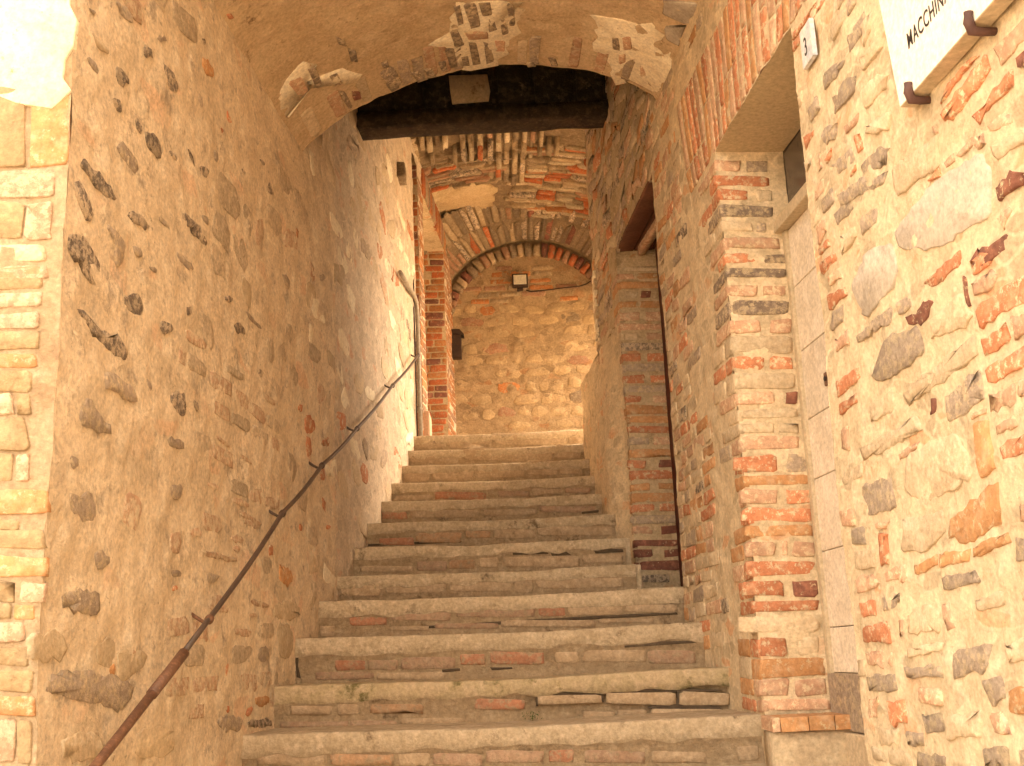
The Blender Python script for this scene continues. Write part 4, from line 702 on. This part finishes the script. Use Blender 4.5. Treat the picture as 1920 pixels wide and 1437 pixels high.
# ------------------------------------------------------------------ marble sign, hooks, number tile
sg = empty('marble_sign', (0,0,0)); tag(sg, 'white marble plaque lettered in black held by iron hooks on the right wall', 'sign')
def RP(u, v, h=0): return Vector((XR(u), u, v))+nR*h
o = prism('plaque', [RP(1.25,1.262,.006), RP(2.507,1.262,.006), RP(2.56,1.72,.006), RP(1.25,1.75,.006)], nR*.044, M_marble, sg)
bm = bmesh.new(); bm.from_mesh(o.data); bmesh.ops.bevel(bm, geom=bm.edges[:], offset=.002, segments=1, affect='EDGES'); bm.to_mesh(o.data); bm.free()
o.data.materials.append(M_marbleE)
for f in o.data.polygons:
    if f.normal.z < -.7: f.material_index = 1
def text(s, name, origin, xdir, ydir, size, sx, ext, m, parent):
    cu = bpy.data.curves.new(name, 'FONT'); cu.body = s; cu.size = size; cu.extrude = ext; cu.offset = .00025; cu.space_character = 1.12
    t = bpy.data.objects.new(name, cu); C.objects.link(t); dg = bpy.context.evaluated_depsgraph_get()
    me = bpy.data.meshes.new_from_object(t.evaluated_get(dg)); bpy.data.objects.remove(t)
    zd = xdir.cross(ydir)
    me.transform(Matrix(((xdir.x*sx,ydir.x,zd.x,origin.x),(xdir.y*sx,ydir.y,zd.y,origin.y),(xdir.z*sx,ydir.z,zd.z,origin.z),(0,0,0,1))))
    me.materials.clear(); me.materials.append(m); return link(bpy.data.objects.new(name, me), parent)
xd = (RP(1,0)-RP(2,0)).normalized()
text('MACCHINA', 'lettering', RP(2.425,1.372,.0512), xd, Vector((0,0,1)), .058, .66, .0004, M_ink, sg)
for (yy, zz_) in ((2.435,1.262),(2.133,1.262)):
    pts = [RP(yy+.012,zz_-.010,-.01), RP(yy+.008,zz_-.014,.03), RP(yy+.004,zz_-.014,.052), RP(yy,zz_+.004,.060), RP(yy-.003,zz_+.026,.059)]
    hk = tube('hook', pts, [.009,.010,.012,.012,.010], M_hook, sg, 10); 
nt = empty('house_number', (0,0,0)); tag(nt, 'small blue and white tile with the number 3 beside the door corner', 'number tile')
prism('tile', [RP(3.075,1.735,.004), RP(3.165,1.735,.004), RP(3.165,1.86,.004), RP(3.075,1.86,.004)], nR*.014, M_tile, nt)
text('3', 'digit', RP(3.142,1.765,.0185), xd, Vector((0,0,1)), .085, .7, .0004, M_ink, nt)

# ------------------------------------------------------------------ handrail
hr = empty('handrail', (0,0,0)); tag(hr, 'thin rusty iron handrail on small brackets along the left wall', 'handrail')
rail = [(1.9,-.66),(2.45,-.42),(2.92,-.219),(3.42,.012),(3.72,.158),(4.57,.603),(5.24,.910),(6.04,1.245),(7.17,1.755),(8.3,2.262)]
def HP(y, z, o=.065): return Vector((XL(y)+o, y, z))
def seg_pts(a, b, n=8, sag=.0):
    return [HP(a[0]+(b[0]-a[0])*k/n, a[1]+(b[1]-a[1])*k/n-sag*math.sin(math.pi*k/n)) for k in range(n+1)]
tube('lower_rail', [HP(*p) for p in rail[:4]], .0135, M_rust, hr)
tube('sleeve', [HP(3.26,-.062), HP(3.42,.012), HP(3.50,.05)], .0165, M_rust, hr)
up = [HP(3.48,.042)]
for a, b in zip(rail[4:], rail[5:]): up += seg_pts(a, b, 6, .012)[:-1]
up.append(HP(*rail[-1])); tube('upper_rail', up, .0095, M_iron, hr)
for k in range(4, 10):
    y, z = rail[k]
    pts = [HP(y+.03, z+.030, -.02), HP(y+.035, z+.004, .015), HP(y+.02, z-.012, .045), HP(y, z-.004, .063)]
    bk = tube('bracket', pts, .0062, M_rust if k < 5 else M_iron, hr, 8)
    kn = tube('knuckle', [HP(y-.016, z-.011), HP(y-.008, z-.007), HP(y+.008, z+.002), HP(y+.016, z+.007)], [.008,.0145,.0145,.008], M_rust if k < 5 else M_iron, bk, 10)
# ------------------------------------------------------------------ pipe
pp = empty('pipe', (0,0,0)); tag(pp, 'thin grey metal pipe running down the end of the left wall', 'pipe')
def PW(y, z, o=.03): return Vector((XL(y)+o, y, z))
tube('pipe_run', [PW(7.75,2.74), PW(8.1,2.755), PW(8.42,2.77), PW(8.50,2.75), PW(8.53,2.66), PW(8.55,2.2), PW(8.58,1.6)], .016, M_pipe, pp)
for z in (2.62, 2.25, 1.88): tube('pipe_clip', [PW(8.555,z), PW(8.558,z+.025)], .020, M_pipe, pp)
cd = tube('cable', [PW(8.50,3.0,.012), PW(8.48,2.7,.012), PW(8.50,2.3,.012), PW(8.52,1.66,.012)], .006, M_box, None, 8); tag(cd, 'thin dark cable dropping beside the grey pipe', 'cable')
# ------------------------------------------------------------------ floodlight, its cable, dark box
fl = empty('floodlight', (.335, YE-.12, 3.77)); tag(fl, 'small rectangular floodlight mounted under the end arch', 'floodlight')
box('housing', (-.082,.0,-.068), (.082,.07,.068), M_box, fl, .008)
box('lens', (-.066,-.006,-.050), (.066,.002,.052), M_lens, fl, .002)
box('bracket', (-.03,.06,-.085), (.03,.13,-.06), M_box, fl, .003)
cb = tube('cable', [(.40,YE-.03,3.685),(.44,YE-.03,3.668),(.55,YE-.03,3.672),(.75,YE-.03,3.69),(.95,YE-.03,3.705),(1.03,YE-.03,3.73),(1.12,YE-.03,3.79)], .007, M_box, None, 8)
tag(cb, 'black cable sagging across the end wall from the floodlight', 'cable')
lb = empty('wall_box', (-.335, YE-.14, 3.1)); tag(lb, 'dark metal letterbox with tilted lid on the end wall by the brick pier', 'box')
box('body', (-.05,0,-.14), (.045,.1,.12), M_box, lb, .004)
prism('lid', [Vector((-.06,-.02,.12)), Vector((.075,-.02,.085)), Vector((.075,-.02,.10)), Vector((.03,-.02,.155)), Vector((-.06,-.02,.155))], Vector((0,.13,0)), M_box, lb)
